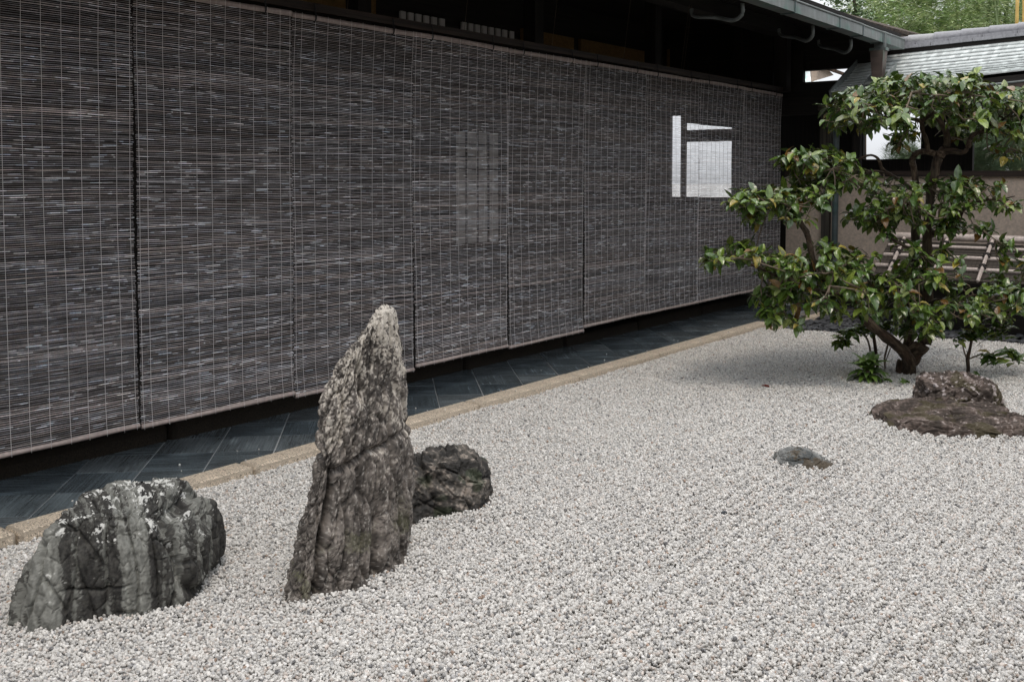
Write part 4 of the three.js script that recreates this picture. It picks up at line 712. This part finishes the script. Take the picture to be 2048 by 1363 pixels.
  // foliage clouds: picture centre, half sizes, depth offset, shoots
  const C = [
    [1720, 205, 55, 30, -0.2, 26], [1790, 178, 60, 26, -0.2, 26], [1870, 178, 70, 28, -0.15, 30], [1950, 195, 60, 32, -0.1, 28], [2020, 205, 60, 36, 0, 30], [1760, 240, 60, 18, -0.25, 18], [1690, 238, 40, 14, -0.25, 10], [1985, 252, 45, 20, -0.05, 14], [1840, 215, 70, 26, -0.3, 24], [1920, 232, 50, 22, -0.2, 16], [2035, 262, 30, 26, -0.1, 10], [1810, 275, 36, 20, -0.1, 8], [2080, 230, 50, 50, 0.05, 20], [1915, 270, 26, 14, 0.1, 5], [2010, 300, 35, 18, -0.05, 8], [1870, 160, 110, 10, 0, 16],
    [1600, 318, 38, 20, -0.3, 16], [1650, 318, 50, 24, -0.25, 22], [1700, 352, 52, 26, -0.2, 22], [1640, 362, 50, 24, -0.3, 18],
    [1495, 398, 38, 20, -0.42, 14], [1550, 396, 44, 24, -0.4, 20], [1615, 392, 44, 22, -0.38, 16], [1510, 432, 26, 10, -0.42, 7], [1580, 432, 40, 12, -0.36, 8],
    [1735, 425, 46, 24, -0.2, 15], [1790, 385, 48, 26, -0.15, 18], [1810, 430, 40, 24, -0.2, 14], [1895, 372, 46, 20, -0.1, 14], [1955, 375, 44, 20, -0.15, 14], [1900, 410, 44, 20, -0.15, 10], [2000, 402, 30, 16, -0.18, 6], [1885, 450, 34, 22, -0.1, 10], [1765, 455, 30, 12, -0.2, 4], [1975, 460, 26, 10, -0.15, 3], [1930, 452, 26, 10, -0.12, 3],
    [1435, 512, 26, 12, -0.55, 8], [1490, 500, 40, 18, -0.54, 12], [1550, 525, 52, 26, -0.52, 22], [1620, 540, 52, 30, -0.46, 24], [1690, 560, 56, 32, -0.42, 26], [1545, 585, 40, 26, -0.55, 14], [1610, 590, 44, 22, -0.5, 14], [1530, 625, 26, 20, -0.55, 7], [1575, 640, 26, 14, -0.5, 5], [1690, 610, 50, 26, -0.46, 16], [1720, 520, 44, 22, -0.3, 12], [1650, 500, 30, 14, -0.4, 7],
    [1780, 565, 46, 28, -0.3, 16], [1845, 540, 44, 32, -0.25, 14], [1800, 610, 54, 28, -0.3, 18], [1875, 615, 56, 26, -0.25, 18], [1905, 560, 36, 26, -0.25, 9], [1950, 605, 46, 26, -0.28, 12], [1830, 650, 50, 18, -0.2, 10], [1890, 505, 30, 16, -0.2, 3], [1820, 485, 30, 16, -0.2, 3],
    [1990, 575, 46, 24, -0.28, 10], [2030, 590, 30, 30, -0.3, 9], [1985, 625, 40, 22, -0.28, 9], [2030, 490, 22, 10, -0.3, 3], [2005, 515, 16, 10, -0.3, 2], [2075, 560, 40, 60, -0.2, 14],
  ];
  const list = [], twigs = [];
  for (const [cx, cy, rx, ry, dz, n] of C) {
    const c = L(cx, cy, ZT + dz);
    for (let k = 0; k < n * 1.3; k++) {
      let a, b, d; do { a = rr(-1, 1); b = rr(-1, 1); d = rr(-1, 1); } while (a * a + b * b + d * d > 1);
      const p = c.clone().addScaledVector(RGT, a * rx * px * 1.02).add(V(0, b * ry * px * 1.0, 0)).addScaledVector(FWD, d * Math.min(0.5, rx * px * 2.2));
      const dir = p.clone().sub(c).normalize().multiplyScalar(0.7).add(V(gauss() * 0.4, 0.45, gauss() * 0.4)).normalize();
      shoot(list, p.clone().add(root), dir, Math.floor(rr(4, 7.5)), rr(0.86, 1.1));
      let best = null, bd = 1e9; for (const q of br) { const e = q.distanceToSquared(p); if (e < bd) { bd = e; best = q; } }
      const mid = best.clone().lerp(p, 0.55).add(V(gauss() * 0.03, -0.02 + gauss() * 0.03, gauss() * 0.03));
      if (bd < 0.45) twigs.push(tube([best, mid, p.clone().addScaledVector(dir, -0.05), p], [0.0055, 0.0042, 0.003, 0.002], 5, 2, false));
      if (k % 3 === 0) br.push(mid);
    }
  }
  stuff(part('twigs', twigs, M.twig, t));
  addLeaves(t, list, 300);
  console.log('camellia leaves', list.length);
}
// saplings and ground plants round the foot of the tree
function sapling(name, label, cat, basePx, stems, heads, leafSize, leafMatMost = 300, group) {
  const root = onY(...basePx), t = thing(name, label, cat, root, 0, group), Z = root.clone().sub(EYE).dot(FWD), L = (x, y, dz = 0) => U(x, y, Z + dz).sub(root);
  for (const s of stems) part('stem', tube(s.pts.map((q) => L(...q)), s.r, 7, 4, true, 0.2), M[s.m || 'twig'], t);
  const list = [];
  for (const [x, y, dz, n, spread] of heads) for (let k = 0; k < n; k++) { const p = L(x + gauss() * spread, y + gauss() * spread * 0.6, dz + gauss() * 0.05); shoot(list, p.clone().add(root), V(gauss() * 0.5, 0.8, gauss() * 0.5).normalize(), Math.floor(rr(4, 7)), leafSize); }
  addLeaves(t, list, leafMatMost, 0.25);
  return t;
}
sapling('seedling', 'dark leafy seedling with two thin stems left of the camellia trunk', 'plant', [1752, 742], [{ pts: [[1756, 742], [1752, 700], [1746, 660], [1742, 635]], r: 0.012, m: 'bark' }, { pts: [[1750, 742, 0.05], [1742, 705, 0.05], [1736, 680], [1725, 662]], r: 0.007 }], [[1742, 640, 0, 9, 22], [1700, 660, -0.05, 8, 16], [1688, 682, -0.06, 6, 8], [1725, 660, -0.02, 4, 12]], 0.95);
sapling('thin_sapling', 'bare forked thin sapling stems just left of the trunk base', 'plant', [1772, 740], [{ pts: [[1771, 740], [1770, 715], [1776, 690], [1778, 672]], r: 0.007 }, { pts: [[1771, 725], [1780, 700], [1785, 690]], r: 0.004 }], [[1782, 655, 0, 4, 10]], 0.8);
sapling('young_camellia', 'young camellia with slender bent stem behind the right boulder', 'plant', [1935, 755], [{ pts: [[1936, 756], [1937, 735], [1936, 716], [1940, 700], [1944, 680], [1950, 660], [1962, 640], [1978, 615], [1990, 595]], r: [0.016, 0.014, 0.013, 0.011, 0.010, 0.008, 0.006, 0.004, 0.003], m: 'bark' }, { pts: [[1937, 718], [1952, 712], [1966, 706]], r: 0.006 }, { pts: [[1936, 722], [1930, 705], [1926, 690]], r: 0.005 }, { pts: [[1978, 615], [2005, 610], [2020, 600]], r: 0.004 }], [[1985, 710, -0.05, 5, 10], [1960, 660, -0.02, 8, 24], [2000, 660, 0, 7, 18], [1935, 672, 0, 5, 14], [2005, 610, 0, 5, 16], [1985, 590, 0, 5, 12], [2025, 700, 0.05, 4, 10], [2035, 715, 0.05, 3, 6]], 0.98);
{ // broad-leaved clump at the foot of the tree
  const root = onY(1735, 762), t = thing('leafy_clump', 'bright green broad leaved clump on the gravel at the tree foot', 'plant', root);
  const big = [leafGeo(0.15, 0.062, 0.4, 0.9), leafGeo(0.13, 0.06, 0.5, 1.2, 0.2), leafGeo(0.16, 0.06, 0.3, 0.7, -0.2)];
  mat('clump_leaf', [0.27, 0.42, 0.09], 0.42, { map: lt, transmission: 0.25, thickness: 0 }); mat('clump_leaf_dark', [0.16, 0.28, 0.07], 0.42, { map: lt, transmission: 0.25, thickness: 0 });
  for (let k = 0; k < 46; k++) {
    const a = k * 2.4, ring = k / 46, m = part('leaf', big[k % 3], k % 3 ? M.clump_leaf : M.clump_leaf_dark, t), axis = V(Math.cos(a), lerp(1.5, -0.15, Math.pow(ring, 0.7)) + gauss() * 0.15, Math.sin(a)).normalize();
    const x = axis.clone().cross(V(0, 1, 0.01)).normalize(), n = x.clone().cross(axis).normalize(), s = rr(0.75, 1.05);
    new THREE.Matrix4().makeBasis(x.multiplyScalar(s), axis.multiplyScalar(s), n.multiplyScalar(s)).setPosition(Math.cos(a) * 0.02, lerp(0.12, 0.03, ring), Math.sin(a) * 0.02).decompose(m.position, m.quaternion, m.scale);
  }
  part('stem', tube([V(0, -0.02, 0), V(0.004, 0.06, 0), V(0, 0.13, 0.004)], 0.01, 7, 3), M.twig, t);
}
for (const [px, py, label] of [[1782, 765, 'tiny moss tuft of sprouts left of the trunk base'], [1812, 768, 'tiny sprout tuft at the front of the trunk base'], [1955, 752, 'tiny green sprout beside the young camellia stem']]) {
  const root = onY(px, py), t = thing('sprout', label, 'plant', root);
  for (let k = 0; k < 9; k++) { const a = k * 2.4, m = part('leaf', blades[k % 4], M.clump_leaf, t); m.scale.setScalar(rr(0.25, 0.42)); m.position.set(rr(-0.03, 0.03), 0.012, rr(-0.03, 0.03)); m.rotation.set(-1.1 + gauss() * 0.3, a, gauss() * 0.3); }
}
{ // loose bits on the gravel
  const a = onY(1540, 778), l = part('fallen_leaf', leafGeo(0.06, 0.02, 0.4, 0.6), mat('red_leaf', [0.22, 0.05, 0.035], 0.7), scene); l.position.copy(a).setY(0.016); l.rotation.set(-1.4, 1.2, 0); tag(l, 'small fallen red leaf on the shaded gravel', 'leaf');
  const b = onY(1449, 1032), g = new THREE.IcosahedronGeometry(0.013, 2); const p = part('pebble', warp(g.scale(1.2, 0.75, 0.9), 0.006, 50), mat('bluish_stone', [0.06, 0.07, 0.08], 0.7), scene); p.position.copy(b).setY(0.014); tag(p, 'single dark bluish pebble lying on the pale gravel', 'pebble');
}
// ------------------------------------------------------------------ trees beyond
function foliageCloud(name, label, cat, base, blobs, geo, m, per, parts = []) {
  const t = thing(name, label, cat, base), o = new THREE.Object3D(), all = [], c = new THREE.Color();
  for (const [p, r, n] of blobs) for (let k = 0; k < n * per; k++) {
    let x, y, z; do { x = rr(-1, 1); y = rr(-1, 1); z = rr(-1, 1); } while (x * x + y * y + z * z > 1);
    const w = V(p.x + x * r.x, p.y + y * r.y, p.z + z * r.z); if (fbm(w.x * 1.9, w.y * 1.9, w.z * 1.9, 2) < -0.22) continue; all.push(w.sub(base));
  }
  const im = new THREE.InstancedMesh(geo, m, all.length);
  all.forEach((p, i) => { o.position.copy(p); o.rotation.set(rr(-0.9, 0.5), rr(0, 6.28), rr(-0.6, 0.6)); o.scale.setScalar(rr(0.7, 1.3)); o.updateMatrix(); im.setMatrixAt(i, o.matrix); const k = rr(0.7, 1.25), w = rr(0.9, 1.15); im.setColorAt(i, c.setRGB(k * w, k, k * 0.9)); });
  im.name = 'crown'; im.castShadow = im.receiveShadow = true; stuff(im); t.add(im);
  for (const [n, g, mm] of parts) { g.translate(-base.x, -base.y, -base.z); part(n, g, mm, t); }
  return t;
}
{
  const bl = new THREE.BufferGeometry(); bl.setAttribute('position', new THREE.Float32BufferAttribute([0, 0, 0, 0.011, 0, 0.035, -0.011, 0, 0.035, 0, -0.03, 0.14], 3)); bl.setIndex([0, 2, 1, 1, 2, 3]); bl.computeVertexNormals();
  mat('bamboo_leaf', [0.52, 0.64, 0.38], 0.55, { transmission: 0.4, thickness: 0 });
  const bl2 = []; for (const [px, py, Z, rx, ry, n] of [[1800, 20, 17.5, 0.9, 0.7, 5], [1900, 0, 17.8, 1.0, 0.9, 6], [1850, -90, 18, 1.6, 1.1, 7], [1980, 30, 18.4, 0.8, 0.7, 4], [1760, -20, 17.8, 0.6, 0.7, 3], [1900, 80, 18, 1.3, 0.5, 5], [1990, -60, 18.5, 1.1, 1.0, 4], [1790, 60, 17.5, 0.8, 0.35, 3]]) bl2.push([U(px, py, Z), V(rx, ry, 0.9), n]);
  const base = U(1860, 355, 18).setY(0); const culms = [];
  for (let k = 0; k < 16; k++) { const p = U(rr(1890, 2010), 300, rr(17.3, 18.8)); culms.push(['culm', tube([V(p.x, 0, p.z), V(p.x + gauss() * 0.1, 3, p.z + gauss() * 0.1), V(p.x + gauss() * 0.4, 6, p.z + gauss() * 0.4)], [0.03, 0.026, 0.015], 7, 3), mat('culm_green', [0.16, 0.22, 0.09], 0.5)]); }
  const gv = foliageCloud('bamboo_grove', 'pale green feathery bamboo grove above the corridor roof', 'bamboo', base, bl2, bl, M.bamboo_leaf, 1500, culms);
  const bl3 = bl.clone().scale(1.6, 1, 0.55); mat('broad_leaf', [0.16, 0.25, 0.12], 0.5, { transmission: 0.3, thickness: 0 });
  const tb = U(1690, 355, 16).setY(0);
  const q1 = U(1700, 60, 16), q2 = U(1690, 20, 16);
  foliageCloud('broadleaf_tree', 'sparse darker tree against white sky above the hall eave', 'tree', tb, [[U(1672, -5, 16), V(0.22, 0.15, 0.25), 1.3], [U(1700, 12, 16), V(0.2, 0.2, 0.25), 1.3], [U(1722, 38, 16), V(0.22, 0.16, 0.25), 1.3], [U(1690, 32, 16), V(0.14, 0.1, 0.2), 0.5], [U(1680, -90, 16), V(0.9, 0.6, 0.6), 5]], bl3, M.broad_leaf, 260, [['trunk', tube([tb.clone().addScaledVector(RGT, 0.3), U(1725, 120, 16), U(1716, 40, 16), U(1700, -40, 16)], [0.06, 0.05, 0.03, 0.015], 8, 4), M.bark]]);
  mat('dark_leaf', [0.08, 0.14, 0.065], 0.55, { transmission: 0.25, thickness: 0 });
  const cb = U(2030, 355, 20).setY(0);
  foliageCloud('dark_evergreen', 'dark evergreen behind the bamboo at the upper right corner', 'tree', cb, [[U(2020, 10, 20), V(0.9, 0.8, 0.7), 6], [U(2040, -90, 20), V(1.4, 1.0, 0.8), 6], [U(2060, 60, 20), V(1.0, 0.5, 0.7), 4]], bl3, M.dark_leaf, 600, [['trunk', tube([cb, U(2050, 100, 20), U(2050, -60, 20)], [0.14, 0.11, 0.07], 9, 4), M.bark]]);
  for (const [px, w, label] of [[2034, 0.022, 'yellow bamboo culm rising behind the ridge tiles'], [2047, 0.017, 'second yellow bamboo culm at the very edge of the picture']]) {
    const p = U(px, 60, 13.5), c = thing('yellow_culm', label, 'bamboo', V(p.x, 0, p.z)); for (let k = 0; k < 14; k++) part('internode', tube([V(0, k * 0.32, 0), V(0, k * 0.32 + 0.16, 0), V(0, k * 0.32 + 0.318, 0)], [w * 1.06, w * 0.97, w * 1.06], 9, 2), M.yellow || mat('yellow', [0.62, 0.42, 0.12], 0.4), c);
  }
  // pine beyond the corridor, seen through its openings
  const needle = mergeGeometries(Array.from({ length: 16 }, () => { const a = rr(0, 6.28), e = rr(0.1, 1.3), d = V(Math.cos(a) * Math.cos(e), Math.sin(e), Math.sin(a) * Math.cos(e)).multiplyScalar(rr(0.10, 0.16)), g = new THREE.BufferGeometry(), s = d.clone().cross(V(0.3, 0.2, 1)).setLength(0.0016); g.setAttribute('position', new THREE.Float32BufferAttribute([s.x, s.y, s.z, -s.x, -s.y, -s.z, d.x, d.y, d.z], 3)); g.computeVertexNormals(); return g; }));
  mat('pine_needle', [0.12, 0.19, 0.10], 0.6);
  const pb = onX(1900, 400, 13.6).setY(0), pine = [[onX(1800, 308, 13.4), V(0.3, 0.16, 0.3), 1], [onX(1850, 330, 13.6), V(0.5, 0.14, 0.35), 1.6], [onX(1990, 320, 13.2), V(0.45, 0.22, 0.45), 3], [onX(2040, 290, 13.4), V(0.5, 0.35, 0.5), 4], [onX(1995, 260, 13.8), V(0.6, 0.4, 0.4), 3.5], [onX(1950, 345, 14), V(0.6, 0.25, 0.4), 3]];
  foliageCloud('pine_tree', 'long needled pine growing beyond the corridor openings', 'tree', pb, pine, needle, M.pine_needle, 240, [['trunk', tube([pb, onX(1905, 360, 13.7), onX(1930, 330, 13.6), onX(1990, 300, 13.5)], [0.08, 0.06, 0.05, 0.03], 8, 4), M.bark], ['branch', tube([onX(1930, 330, 13.6), onX(1860, 322, 13.5), onX(1790, 305, 13.4)], [0.03, 0.022, 0.01], 7, 4), M.bark]]);
}
scene.traverse((o) => { if (o.isMesh) o.castShadow = o.receiveShadow = true; });
renderer.render(scene, camera);
